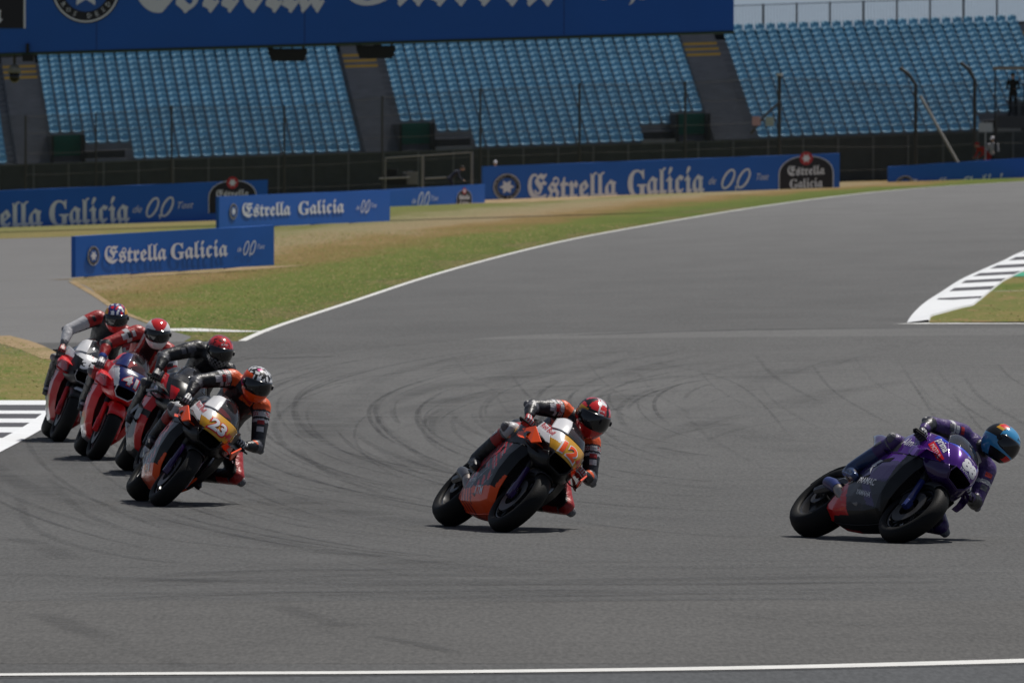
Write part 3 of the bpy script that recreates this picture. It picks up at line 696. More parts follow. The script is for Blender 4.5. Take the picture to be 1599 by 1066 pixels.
x = P(43, 0, GD).x; b = MB(); b.box((x - .18, GD - .1, gz(x) - .32), (x + .2, GD + .3, gz(x) - .093)); b.box((x - .05, GD - .13, gz(x) - .02), (x + .06, GD - .032, gz(x) + .3)); tag(b.build('clamp_bracket', M_DARK), 'dark clamp bracket at the lower banner edge beside the dome camera', 'bracket')

# ------------------------------------------------------------------ odds and ends behind the boards
def near_z(px, py, D): return P(px, py, D)
M_CASE = mat('grey_case', (.17, .17, .17), .6); M_TUBE = mat('white_scaffold', (.22, .22, .21), .6)
fr = empty('scaffold', (P(660, 0, 500).x, 500, 0)); tag(fr, 'open scaffold frame holding equipment behind the low strip of board', 'frame')
b = MB(); o0 = fr.location; gq = terr(o0.x, 500)
for px, top in ((602, 247), (660, 243), (737, 237)): q = P(px, top, 500); b.tube([Vector((q.x, 500, gq - .3)) - o0, q - o0], .07 if px > 602 else .03, 6)
b.tube([P(602, 247, 500) - o0, P(737, 238, 500) - o0], .03, 6); b.tube([P(592, 279, 500) - o0, P(640, 277, 500) - o0], .04, 6); b.tube([P(664, 279, 500) - o0, P(697, 277, 500) - o0], .04, 6)
b.build('frame_tube', M_TUBE, fr)
q = P(641, 278, 503); b = MB(); b.box((-.32, -.2, -.28), (.32, .2, .27)); b.box((-.1, -.03, .272), (.1, .03, .31)); b.box((-.33, -.21, .02), (.33, -.203, .05)); o = b.build('equipment_case', [M_CASE]); o.location = q; tag(o, 'pale grey equipment case in front of the dark fence', 'case')
b = MB(); b.box((-.5, -.3, 0), (.5, .3, .45)); b.box((-.4, -.25, .451), (.1, .25, .7)); o = b.build('cable_drum_box', M_DARK); q = P(617, 289, 503); o.location = q; tag(o, 'low black equipment box on the ground left of the pale case', 'case')
# platform at the right edge
pf = empty('spotter_platform', P(1600, 300, 550)); tag(pf, 'raised grey platform with handrail and beige roof at the right edge', 'platform'); o0 = pf.location
def PP(px, py, D=550): return P(px, py, D) - o0
b = MB(); a, c = PP(1556, 181), PP(1680, 176); b.box((a.x, -1, a.z - .6), (c.x, 1, a.z)); b.build('deck', mat('deck_grey', (.06, .06, .065), .8), pf)
b = MB(); a2, c2 = PP(1552, 105), PP(1680, 100); b.box((a2.x, -1.1, a2.z - .13), (c2.x, 1.1, a2.z + .02)); b.build('roof', mat('beige_roof', (.25, .21, .17), .7), pf)
b = MB(); z0 = PP(1556, 300).z - .8
for px in (1554, 1600, 1650): x = PP(px, 0).x; b.box((x, .9, z0), (x + .08, .98, a2.z - .131)); b.box((x, -.98, z0), (x + .06, -.92, a.z - .601))
b.build('support_leg', M_POST, pf)
b = MB(); 
for dz in (.9, .5): b.tube([(a.x, -.95, a.z + dz), (c.x, -.95, a.z + dz)], .02, 6)
for px in (1556, 1590, 1630): x = PP(px, 0).x; b.tube([(x, -.95, a.z), (x, -.95, a.z + .9)], .02, 6)
b.build('handrail', M_STEEL, pf)
b = MB(); q = P(1539, 199, 549); b.box((-.34, -.02, -.22), (.34, .02, .22)); b.tube([(0, .05, .2), (0, .05, -2.2)], .03, 6); o = b.build('white_notice', mat('notice_white', (.5, .5, .5), .7)); o.location = q; tag(o, 'small blank white notice beside the raised platform', 'notice')
# ------------------------------------------------------------------ racing motorcycles
TENS = 1.0
def cr(p0, p1, p2, p3, t):
    if TENS < 1: return TENS * cr1(p0, p1, p2, p3, t) + (1 - TENS) * (p1 * (1 - t) + p2 * t)
    return cr1(p0, p1, p2, p3, t)
def cr1(p0, p1, p2, p3, t):
    return .5 * (2 * p1 + (p2 - p0) * t + (2 * p0 - 5 * p1 + 4 * p2 - p3) * t * t + (-p0 + 3 * p1 - 3 * p2 + p3) * t ** 3)
def resamp(row, n):
    row = [np.array(p, float) for p in row]; p = [2 * row[0] - row[1]] + row + [2 * row[-1] - row[-2]]; m = len(row) - 1; out = []
    for i in range(n + 1):
        s = i / n * m; k = min(int(s), m - 1); out.append(cr(p[k], p[k + 1], p[k + 2], p[k + 3], s - k))
    return out
def patch(ctrl, nu, nv, k=1.0):
    """grid through a coarse grid of points; k = 1 smooth, 0 faceted"""
    global TENS; TENS = k
    rows = [resamp(r, nv) for r in ctrl]; cols = [resamp([rows[i][j] for i in range(len(rows))], nu) for j in range(nv + 1)]
    return [[tuple(cols[j][i]) for j in range(nv + 1)] for i in range(nu + 1)]
def mir(ctrl):
    """half profile (centre first) -> full width"""
    return [[(x, -y, z) for x, y, z in reversed(r[1:])] + list(r) for r in ctrl]
def flipy(ctrl): return [[(x, -y, z) for x, y, z in r] for r in ctrl]
def paint(o, mats, fn):
    me = o.data; me.materials.clear(); [me.materials.append(m) for m in mats]
    for p in me.polygons: p.material_index = fn(p.center)
def solid(o, t, off=-1):
    m = o.modifiers.new('thickness', 'SOLIDIFY'); m.thickness = t; m.offset = off; return o
def surf(name, ctrls, nu, nv, mats, parent, fn=None, thick=.005, k=1.0):
    b = MB()
    for c in ctrls: b.grid(patch(c, nu, nv, k))
    o = b.build(name, mats if isinstance(mats, list) else [mats], parent, smooth=True, sharp=(11 if k < 1 else None))
    if fn: paint(o, mats, fn)
    if thick: solid(o, thick)
    return o
def gloss(n, c, rough=.32, metal=0, coat=.35, var=.10): return mat(n, c, rough, metal, coat, var, 6, .32)
C_BLACK = mat('carbon_black', (.009, .009, .010), .38, 0, .12, .15, 6, .35); C_MATT = mat('matt_black', (.008, .008, .009), .6, spec=.2)
C_RUBBER = mat('tyre_rubber', (.008, .008, .008), .62, spec=.18, var=.2, scale=20, bump=.15, bscale=120)
C_STEEL = mat('disc_steel', (.055, .052, .05), .4, .6); C_ALU = mat('brushed_alloy', (.32, .31, .30), .4, .8); C_RIM = gloss('rim_dark', (.02, .02, .022), .3)
C_RAD = mat('radiator_core', (.02, .02, .022), .7, bump=.5, bscale=90); C_TI = mat('exhaust_titanium', (.25, .22, .20), .35, .9)
C_WHITE = gloss('paint_white', (.72, .72, .74)); C_RED = gloss('paint_red', (.66, .008, .012)); C_ORANGE = gloss('paint_orange', (1.0, .085, .004)); C_GOLD = gloss('paint_gold', (.58, .29, .012), .35)
C_NAVY = gloss('paint_navy', (.012, .022, .13)); C_PURPLE = gloss('paint_purple', (.10, .018, .27), .2, .3, .8); C_GREY = gloss('paint_grey', (.035, .035, .042), .4); C_SILVER = gloss('paint_silver', (.26, .26, .28), .35, .4)
C_DKRED = gloss('paint_dark_red', (.30, .008, .012)); C_DPURP = gloss('paint_dark_purple', (.035, .012, .09), .25, .2, .8); C_BLUE = gloss('paint_blue', (.03, .06, .55))
def screen_mat():
    m = bpy.data.materials.new('tinted_screen'); m.use_nodes = True; b = m.node_tree.nodes['Principled BSDF']
    b.inputs['Base Color'].default_value = (.03, .03, .035, 1); b.inputs['Roughness'].default_value = .06; b.inputs['Alpha'].default_value = .42; b.inputs['Coat Weight'].default_value = 1
    n, N, L = nodes_of(m); t = N.new('ShaderNodeTexNoise'); t.inputs['Scale'].default_value = 9
    r_ = N.new('ShaderNodeMapRange'); r_.inputs[3].default_value = .34; r_.inputs[4].default_value = .5; L.new(t.outputs[0], r_.inputs[0]); L.new(r_.outputs[0], b.inputs['Alpha']); return m
C_SCREEN = screen_mat()

def wheel(name, cx, Rr, prof, root, rimw, steer=0):
    n = 56; w = empty(name) if False else None
    T = Matrix.Translation((cx, 0, Rr)) @ Matrix.Rotation(steer, 4, 'Z')
    def ring(b, pf, mi=0, N=n): b.grid([[T @ Vector((r * math.cos(2 * math.pi * k / N), y, r * math.sin(2 * math.pi * k / N))) for k in range(N)] for y, r in pf], mi, close_v=True)
    b = MB(); ring(b, [(-rimw, .222), (-rimw * .9, .205), (-rimw * .4, .19), (rimw * .4, .19), (rimw * .9, .205), (rimw, .222)])
    ring(b, [(-rimw, .222), (-rimw + .006, .214)]); ring(b, [(rimw, .222), (rimw - .006, .214)])
    for k in range(5):
        a = 2 * math.pi * k / 5 + .3
        for da in (-.17, .17):
            e = [T @ Vector((r * math.cos(a + da * q), 0, r * math.sin(a + da * q))) for r, q in ((.035, .2), (.11, .6), (.197, 1))]
            b.tube(e, [.018, .011, .012], 6)
    b.tube([T @ Vector((0, -.075, 0)), T @ Vector((0, .075, 0))], .035, 14)
    rim = b.build(name, C_RIM, root, True, 40)
    b = MB(); ring(b, prof); t = b.build('tyre', C_RUBBER, rim, True); solid(t, .008, 1 if False else -1)
    return rim, t, T, ring

FT = [(-.044, .220), (-.056, .232), (-.064, .250), (-.063, .266), (-.055, .280), (-.040, .291), (-.020, .298), (0, .300), (.020, .298), (.040, .291), (.055, .280), (.063, .266), (.064, .250), (.056, .232), (.044, .220)]
RT = [(-.078, .222), (-.092, .240), (-.102, .262), (-.102, .280), (-.092, .297), (-.072, .314), (-.038, .327), (0, .332), (.038, .327), (.072, .314), (.092, .297), (.102, .280), (.102, .262), (.092, .240), (.078, .222)]

FACE = [[(.900, 0, .765), (.893, .055, .763), (.872, .098, .757), (.835, .122, .742)],
        [(.878, 0, .830), (.870, .063, .828), (.843, .116, .820), (.785, .152, .800)],
        [(.835, 0, .893), (.826, .070, .891), (.792, .128, .882), (.718, .172, .862)],
        [(.768, 0, .950), (.757, .075, .949), (.720, .138, .943), (.640, .186, .925)]]
UP = [[(.640, .186, .925), (.52, .225, .945), (.36, .250, .95), (.20, .255, .935), (.05, .235, .90)],
      [(.718, .172, .862), (.58, .225, .868), (.42, .262, .865), (.24, .275, .85), (.05, .255, .83)],
      [(.785, .152, .800), (.64, .212, .795), (.46, .262, .78), (.26, .280, .765), (.05, .262, .755)],
      [(.835, .122, .742), (.70, .185, .715), (.52, .240, .69), (.30, .268, .675), (.05, .255, .68)]]
LOW0 = [[(.54, .235, .690), (.40, .262, .680), (.22, .270, .675), (.06, .258, .680), (-.07, .235, .66)],
       [(.49, .245, .57), (.34, .265, .55), (.15, .265, .53), (-.02, .245, .52), (-.15, .225, .50)],
       [(.44, .225, .43), (.28, .240, .41), (.08, .238, .39), (-.12, .215, .38), (-.26, .190, .38)],
       [(.40, .180, .30), (.24, .190, .27), (.00, .190, .255), (-.22, .170, .25), (-.38, .140, .27)],
       [(.38, .115, .20), (.22, .120, .17), (-.05, .120, .155), (-.28, .110, .16), (-.48, .085, .20)],
       [(.37, .000, .165), (.20, .000, .14), (-.05, .000, .125), (-.30, .000, .13), (-.50, .000, .18)]]
LOW = [[f] + r for f, r in zip([(.60, .165, .70), (.575, .185, .575), (.53, .17, .44), (.47, .13, .31), (.42, .07, .215), (.39, 0, .18)], LOW0)]
for r_ in LOW: r_[1] = tuple(v + .012 * (k == 1) for k, v in enumerate(r_[1]))
LOW[5][1] = LOW0[5][0]
SCR = [[(.768, 0, .950), (.757, .075, .949), (.720, .138, .943), (.640, .186, .925)],
       [(.680, 0, 1.03), (.668, .072, 1.028), (.630, .128, 1.015), (.545, .168, .985)],
       [(.560, 0, 1.095), (.550, .064, 1.092), (.515, .112, 1.078), (.440, .145, 1.045)],
       [(.450, 0, 1.13), (.442, .055, 1.127), (.412, .095, 1.112), (.350, .12, 1.08)]]
TANK = [[(.40, 0, .96), (.40, .09, .955), (.38, .16, .92), (.36, .17, .84)],
        [(.22, 0, 1.035), (.22, .11, 1.02), (.21, .18, .95), (.2, .19, .83)],
        [(.02, 0, 1.02), (.02, .11, 1.00), (.02, .175, .93), (.02, .175, .80)],
        [(-.15, 0, .92), (-.15, .09, .91), (-.15, .14, .86), (-.15, .14, .77)]]
TAIL = [[(-.15, 0, .91), (-.15, .09, .90), (-.15, .15, .86), (-.15, .14, .77)],
        [(-.34, 0, .86), (-.34, .11, .855), (-.34, .16, .82), (-.34, .13, .74)],
        [(-.50, 0, .885), (-.50, .10, .88), (-.50, .145, .85), (-.48, .10, .78)],
        [(-.60, 0, 1.01), (-.60, .07, 1.00), (-.62, .12, .93), (-.62, .08, .85)],
        [(-.76, 0, 1.08), (-.76, .06, 1.07), (-.76, .10, 1.01), (-.76, .06, .95)],
        [(-.95, 0, 1.10), (-.95, .025, 1.095), (-.95, .04, 1.07), (-.95, .02, 1.05)]]

def decal(objs, body, O, right, up, h, m, name='lettering', wid=None, bold=0, shear=0, off=.0035, parent=None, shape=None):
    """flat artwork laid onto the curved panels by projection"""
    right = Vector(right).normalized(); up = Vector(up); up = (up - right * up.dot(right)).normalized(); n = right.cross(up); O = Vector(O)
    trees = [BVHTree.FromPolygons([v.co for v in o.data.vertices], [tuple(p.vertices) for p in o.data.polygons]) for o in objs]
    if shape: v = np.array([(x, y, 0) for x, y in shape]); f = [tuple(range(len(shape)))]
    else: v, f = textmesh(body, 1, bold=bold, shear=shear, res=4)
    lo, hi = v.min(0), v.max(0); s = h / (hi[1] - lo[1]); sx = wid / (hi[0] - lo[0]) if wid else s
    bmm = bmesh.new(); vv = [bmm.verts.new(((p[0] - (lo[0] + hi[0]) / 2) * sx, (p[1] - (lo[1] + hi[1]) / 2) * s, 0)) for p in v]
    for q in f:
        try: bmm.faces.new([vv[i] for i in q])
        except ValueError: pass
    bmesh.ops.triangulate(bmm, faces=bmm.faces)
    for _ in range(3):
        ed = [e for e in bmm.edges if e.calc_length() > .022]
        if not ed: break
        bmesh.ops.subdivide_edges(bmm, edges=ed, cuts=1); bmesh.ops.triangulate(bmm, faces=bmm.faces)
    last = 0
    for q in bmm.verts:
        p = O + right * q.co.x + up * q.co.y; best = None
        for t in trees:
            hloc, nn, _, d = t.ray_cast(p + n * .25, -n, .6)
            if hloc and (best is None or d < best): best = d
        if best is None: best = .25 - last
        last = .25 - best
        q.co = p + n * (.25 - best + off)
    me = bpy.data.meshes.new(name); bmm.to_mesh(me); bmm.free(); me.materials.append(m)
    o = bpy.data.objects.new(name, me); COL.objects.link(o); o.parent = parent or objs[0]; return o

def wing(b, s, path, chord, t=.010, mi=0):
    L_ = []
    for x, y, z, cf in path:
        c = Vector(chord) * cf; p = Vector((x, y * s, z)); up = Vector((0, 0, 1)); L_.append([p, p + c * .3 + up * t * .6, p + c, p + c * .3 - up * t * .6])
    b.grid(L_, mi, close_v=True); b.add(L_[0], [(0, 1, 2, 3)], mi); b.add(L_[-1], [(3, 2, 1, 0)], mi)

def build_bike(c):
    root = empty('racing_motorcycle'); tag(root, c['label'], 'motorcycle', 'motorcycles leaning through the corner')
    fr, ftyre, FTm, fring = wheel('front_wheel', .72, .30, FT, root, .048, R(c.get('steer', 4)))
    rr_, rtyre, RTm, rring = wheel('rear_wheel', -.72, .332, RT, root, .080)
    b = MB()
    for s in (-1, 1): fring(b, [(s * .066, .09), (s * .066, .158), (s * .073, .158), (s * .073, .09), (s * .066, .09)], N=40)
    b.build('brake_disc', C_STEEL if not c.get('darkdisc') else C_GREY, fr, True, 40)
    b = MB(); rring(b, [(-.095, .06), (-.095, .10), (-.10, .10), (-.10, .06), (-.095, .06)], N=30); b.build('brake_disc', C_STEEL, rr_, True, 40)
    # fork
    for s in (-1, 1):
        b = MB(); ax = FTm @ Vector((0, s * .10, 0)); up = Vector((-.39, 0, .92))
        b.tube([ax - up * .03 + Vector((.0, 0, 0)), ax + up * .10, ax + up * .12, ax + up * .30], [.030, .032, .027, .026], 12)
        b.tube([ax + up * .28, ax + up * .30, ax + up * .64], [.029, .033, .033], 12, 1)
        b.box((ax.x - .03, ax.y - .022, ax.z - .03), (ax.x + .04, ax.y + .022, ax.z + .03), 0)
        leg = b.build('fork_leg', [c['fork'], C_BLACK], root, True, 40)
        b = MB(); cx = ax + Vector((-.13, -s * .032, .07)); b.box((-.035, -.03, -.06), (.035, .03, .06), 0, Matrix.Translation(cx) @ Matrix.Rotation(-.5, 4, 'Y')); b.build('caliper', C_ALU if c.get('cal') else C_GREY, leg)
    # mudguard
    b = MB(); L_ = []
    for k in range(19):
        a = R(c.get('g0', 64) + k * (158 - c.get('g0', 64)) / 18); rr0 = .318
        L_.append([FTm @ Vector(((rr0 - dr) * math.cos(a), y, (rr0 - dr) * math.sin(a))) for y, dr in ((-.082, .075), (-.084, .045), (-.070, .018), (-.04, .004), (0, 0), (.04, .004), (.070, .018), (.084, .045), (.082, .075))])
    b.grid(L_); mg = b.build('mudguard', c['guard'], root, True); solid(mg, .004)
    # fairing
    face = surf('nose_fairing', [mir(FACE)], 34, 44, c['face_m'], root, c['face'])
    up = surf('upper_fairing', [UP, flipy(UP)], 36, 60, c['up_m'], root, c['up'], k=.4)
    lo = surf('lower_fairing', [LOW, flipy(LOW)], 60, 60, c['low_m'], root, c['low'], k=.22)
    surf('windscreen', [mir(SCR)], 16, 24, C_SCREEN, root, thick=.003)
    # white/painted side of the screen (right side in shot)
    if c.get('scrpaint'):
        SIDE = [[(.757, -.075, .952), (.735, -.12, .948), (.700, -.155, .940), (.640, -.190, .927)], [(.672, -.066, 1.031), (.655, -.105, 1.025), (.62, -.138, 1.012), (.545, -.172, .987)], [(.560, -.060, 1.094), (.548, -.085, 1.09), (.52, -.118, 1.080), (.442, -.149, 1.047)]]
        surf('screen_panel', [[[(x + .002, y, z + .004) for x, y, z in r] for r in SIDE]], 12, 12, c['scrpaint'], root, thick=.002)
    # intake
    b = MB(); O = [(.895, .105), (.862, .125)]
    lip = [(.897, -.10, .758), (.900, 0, .764), (.897, .10, .758), (.868, .098, .70), (.85, .062, .658), (.85, -.062, .658), (.868, -.098, .70)]
    inn = [(.60, y * .8, z * .9 + .07) for x, y, z in lip]; b.grid([lip, inn], 0, close_v=True); b.add(inn, [tuple(range(7))]); b.build('air_intake', C_MATT, root)
    b = MB(); b.tube([Vector(p) + Vector((.002, 0, 0)) for p in lip[2:] + [lip[0]]], .006, 6); b.build('intake_rim', c.get('lip', C_BLACK), root, True)
    CHIN = [[(.85, 0, .655), (.85, .062, .656), (.868, .100, .70), (.838, .124, .742)], [(.78, 0, .628), (.77, .09, .632), (.75, .15, .67), (.72, .178, .72)], [(.66, 0, .61), (.65, .11, .62), (.62, .19, .655), (.58, .22, .70)]]
    chin = surf('chin_panel', [mir(CHIN)], 14, 30, c.get('chin', C_BLACK), root)
    for s in (-1, 1):
        b = MB(); wing(b, s, c.get('wing', [(.80, .135, .775, 1.1), (.74, .21, .80, 1.15), (.68, .285, .80, 1.0), (.655, .31, .755, .8), (.68, .295, .70, .7), (.73, .22, .68, .6), (.77, .17, .68, .6)]), (-.15, 0, .035)); b.build('winglet', c.get('wing_in', c['wing_m']), root, True, 50)
        if c.get('plate'): b = MB(); q = [(.66, .300, .845), (.86, .235, .745), (.78, .27, .70), (.50, .325, .785)]; b.add([(x, y * s, z) for x, y, z in q] + [(x, (y - .012) * s, z) for x, y, z in q], [(0, 1, 2, 3), (7, 6, 5, 4), (0, 4, 5, 1), (1, 5, 6, 2), (2, 6, 7, 3), (3, 7, 4, 0)]); b.build('end_plate', c['plate'], root)
        if c.get('fin'): b = MB(); wing(b, s, [(.78, .16, .735, 1), (.70, .25, .735, 1), (.62, .325, .70, .8)], (-.16, 0, .03)); b.build('side_fin', c['wing_m'], root, True, 50)
        if c.get('lowfin'): b = MB(); wing(b, s, [(.50, .23, .56, 1), (.48, .30, .54, .9), (.46, .33, .45, .8), (.44, .24, .40, .8)], (-.18, 0, .04)); b.build('side_fin', c['lowfin'], root, True, 50)
    tank = surf('fuel_tank', [mir(TANK)], 30, 40, c['tank_m'], root, c['tank'])
    surf('seat_unit', [mir(TAIL)], 30, 30, c['tail_m'], root, thick=.01)
    b = MB(); b.box((-.25, -.15, .26), (.30, .15, .60)); b.box((-.18, -.13, .60), (.26, .13, .82)); b.tube([(-.05, -.17, .36), (-.05, .17, .36)], .10, 16); b.tube([(.12, -.165, .44), (.12, .165, .44)], .08, 16)
    for k in range(6): b.box((.30, -.14, .28 + k * .05), (.312, .14, .30 + k * .05))
    b.build('engine', C_MATT, root)
    b = MB(); b.box((.34, -.19, .36), (.385, .19, .68))
    for k in range(12): b.box((.386, -.18, .38 + k * .025), (.390, .18, .388 + k * .025))
    b.build('radiator', C_RAD, root)
    b = MB()
    for s in (-1, 1): b.tube([(.38, s * .06, .86), (.20, s * .13, .76), (-.05, s * .155, .62), (-.22, s * .14, .45)], [.045, .04, .035, .04], 8)
    b.build('frame_spar', C_GREY, root, True, 40)
    b = MB()
    for s in (-1, 1): b.tube([(-.18, s * .12, .42), (-.40, s * .135, .44), (-.70, s * .135, .34), (-.76, s * .13, .335)], [.045, .05, .038, .03], 8)
    b.tube([(-.36, -.12, .43), (-.36, .12, .43)], .04, 8); b.tube([(-.72, -.16, .332), (-.72, .16, .332)], .018, 8); b.build('swingarm', c.get('swing', C_GREY), root, True, 40)
    b = MB(); b.tube([(.28, -.10, .30), (.1, -.13, .22), (-.15, -.13, .24), (-.30, -.15, .30), (-.40, -.155, .35)], [.03, .032, .035, .04, .042], 12)
    b.tube([(-.40, -.155, .35), (-.50, -.165, .38), (-.62, -.165, .40)], [.045, .052, .048], 14, 1); b.build('exhaust', [C_TI, c.get('can', C_GREY)], root, True, 40)
    b = MB(); L_ = []
    for k in range(9):
        a = R(75 + k * 11); L_.append([RTm @ Vector((.352 * math.cos(a), y, .352 * math.sin(a))) for y in (-.09, -.05, 0, .05, .09)])
    b.grid(L_); solid(b.build('rear_hugger', C_BLACK, root, True), .004)
    # bars, levers, pegs
    for s in (-1, 1):
        b = MB(); b.tube([(.43, s * .13, .87), (.41, s * .25, .865), (.385, s * .36, .855)], [.013, .015, .016], 10)
        b.tube([(.45, s * .20, .862), (.475, s * .30, .855), (.44, s * .375, .845)], .006, 6)
        b.tube([(.385, s * .365, .855), (.46, s * .385, .85), (.54, s * .33, .845)], .008, 6)
        b.tube([(.48, s * .10, .87), (.38, s * .10, .885)], .035, 10); b.build('handlebar', C_MATT, root, True, 40)
    b = MB()
    for s in (-1, 1):
        b.tube([(-.24, s * .12, .40), (-.24, s * .25, .41)], .012, 8, 0)
        b.add([(-.18, s * .15, .36), (-.30, s * .15, .34), (-.36, s * .155, .50), (-.26, s * .155, .56), (-.18, s * .165, .36), (-.30, s * .165, .34), (-.36, s * .17, .50), (-.26, s * .17, .56)], [(0, 1, 2, 3), (4, 7, 6, 5), (0, 4, 5, 1), (1, 5, 6, 2), (2, 6, 7, 3), (3, 7, 4, 0)])
        b.tube([(-.20, s * .2, .37), (-.12, s * .22, .385)], .006, 6)
    b.build('footrest', C_ALU, root, False)
    b = MB(); b.tube([(-.76, .12, .33), (-.5, .125, .39), (-.2, .125, .39)], .012, 6); b.tube([(-.76, .125, .285), (-.45, .125, .31), (-.2, .125, .33)], .012, 6); b.tube([(-.74, .118, .332), (-.74, .13, .332)], .095, 24); b.build('drive_chain', C_GREY, root)
    VM = C_MATT
    for s in (-1, 1):
        for (O, rt, h, w_, sh) in (((.20, s * .3, .60), (1, 0, .1), .05, .16, [(0, 0), (.85, .1), (1, 1), (.2, .75)]), ((.06, s * .3, .42), (1, 0, .15), .035, .12, [(0, 0), (.85, .1), (1, 1), (.2, .75)]), ((.28, s * .3, .682), (1, 0, 0), .006, .46, [(0, 0), (1, 0), (1, 1), (0, 1)])):
            decal([lo, up], '', O, (rt[0] * -s, 0, rt[2] * -s), (0, 0, 1), h, VM, name='vent', wid=w_, shape=sh if s < 0 else [(1 - a, b_) for a, b_ in sh][::-1], off=.0025)
    parts = dict(face=face, up=up, lo=lo, guard=mg, tank=tank, chin=chin)
    for d in c.get('decals', []):
        objs = [parts[k] for k in d[0]]; kw = dict(d[6]) if len(d) > 6 else {}
        decal(objs, d[1], d[2], d[3], d[4], d[5], kw.pop('m', C_WHITE), **kw)
    return root, ftyre, rtyre

def place(root, ft, rt, pix, yaw, lean):
    """stand both tyres on the track with the front contact at the given pixel"""
    yaw, lean = R(yaw), R(lean); g = G(*pix)
    base = Matrix.Rotation(yaw - math.pi / 2, 4, 'Z')
    pf = np.array([v.co[:] for v in ft.data.vertices]); pr = np.array([v.co[:] for v in rt.data.vertices]); pitch = 0
    for _ in range(12):
        M = base @ Matrix.Scale(.95, 4) @ Matrix.Rotation(pitch, 4, 'Y') @ Matrix.Rotation(-lean, 4, 'X'); m = np.array(M)[:3, :3]
        wf, wr = pf @ m.T, pr @ m.T; a, b_ = wf[:, 2].min(), wr[:, 2].min(); pitch += (a - b_) / 1.37
    k = wf[:, 2].argmin(); low = wf[wf[:, 2] < a + .004].mean(0)
    M = Matrix.Translation((g.x - low[0], g.y - low[1], .004 - a - .001)) @ M
    root.matrix_world = M; return M
# ------------------------------------------------------------------ riders
def remeshed(name, b, voxel, smooth_it, mats, parent):
    """fuse overlapping closed shapes into one continuous skin"""
    me = bpy.data.meshes.new(name + '_src'); me.from_pydata([tuple(v) for v in b.v], [], b.f); o = bpy.data.objects.new(name, me); COL.objects.link(o)
    bm_ = bmesh.new(); bm_.from_mesh(me); bmesh.ops.recalc_face_normals(bm_, faces=bm_.faces); bm_.to_mesh(me); bm_.free()
    m = o.modifiers.new('r', 'REMESH'); m.mode = 'VOXEL'; m.voxel_size = voxel; s = o.modifiers.new('s', 'SMOOTH'); s.factor = .5; s.iterations = smooth_it
    bpy.context.view_layer.update(); new = bpy.data.meshes.new_from_object(o.evaluated_get(bpy.context.evaluated_depsgraph_get()))
    bpy.data.objects.remove(o); new.name = name; new.materials.clear()
    for q in mats: new.materials.append(q)
    new.polygons.foreach_set('use_smooth', [True] * len(new.polygons)); o = bpy.data.objects.new(name, new); COL.objects.link(o); o.parent = parent; return o
def ell(b, pts, rad, side=(0, 1, 0), n=16):
    """closed tube of elliptical rings with rounded ends; rad: (wide, thick) along and across `side`"""
    pts = [Vector(p) for p in pts]; rad = [(r, r) if isinstance(r, (int, float)) else r for r in rad]; rings = []
    side = Vector(side)
    def ring(p, t, r):
        a = (side - t * side.dot(t)).normalized(); c = t.cross(a).normalized()
        return [p + a * math.cos(2 * math.pi * k / n) * r[0] + c * math.sin(2 * math.pi * k / n) * r[1] for k in range(n)]
    N = len(pts)
    for i, p in enumerate(pts):
        t = (pts[min(i + 1, N - 1)] - pts[max(i - 1, 0)]).normalized()
        if i == 0:
            for q in (.95, .8, .5): s_ = math.sqrt(1 - q * q); rings.append(ring(p - t * min(rad[0]) * q, t, (rad[0][0] * s_, rad[0][1] * s_)))
        rings.append(ring(p, t, rad[i]))
        if i == N - 1:
            for q in (.5, .8, .95): s_ = math.sqrt(1 - q * q); rings.append(ring(p + t * min(rad[-1]) * q, t, (rad[-1][0] * s_, rad[-1][1] * s_)))
    b.grid(rings, close_v=True); b.add(rings[0], [tuple(range(n))[::-1]]); b.add(rings[-1], [tuple(range(n))])
V = Vector
POSE = dict(pelvis=(-.36, .13, .955), waist=(-.20, .12, 1.06), chest=(-.03, .11, 1.15), upper=(.06, .115, 1.195), neck=(.17, .11, 1.235),
            shR=(.07, -.06, 1.205), elR=(.19, -.30, 1.03), haR=(.385, -.305, .885), shL=(.10, .285, 1.175), elL=(.21, .455, .935), haL=(.385, .315, .880),
            hipR=(-.33, .00, .93), knR=(.07, -.275, .79), anR=(-.27, -.235, .50), toR=(-.13, -.245, .435), hipL=(-.29, .25, .90), knL=(.08, .49, .66), anL=(-.29, .25, .48), toL=(-.16, .29, .425), head=(.31, .10, 1.275))
def bezier_mid(a, b, k, off): return V(a).lerp(V(b), k) + V(off)

LE_BLACK = mat('leather_black', (.013, .013, .016), .42, var=.25, scale=14, bump=.6, bscale=17); LE_RED = mat('leather_red', (.36, .015, .015), .42, var=.2, scale=14, bump=.6, bscale=17)
LE_WHITE = mat('leather_white', (.50, .50, .52), .42, bump=.55, bscale=17); LE_ORANGE = mat('leather_orange', (.72, .10, .015), .42, bump=.6, bscale=17); LE_PURPLE = mat('leather_purple', (.05, .02, .13), .40, var=.25, bump=.6, bscale=17)
LE_GREY = mat('leather_grey', (.10, .10, .115), .42, bump=.55, bscale=17); LE_SLIDE = mat('knee_slider', (.16, .16, .17), .5, bump=.4); BT_BLUE = mat('boot_blue', (.02, .045, .13), .35, .2, .4); LE_SKIN = mat('skin', (.45, .28, .20), .55)
VISOR = mat('dark_visor', (.006, .006, .007), .14, 0, .5, var=.1, spec=.5)

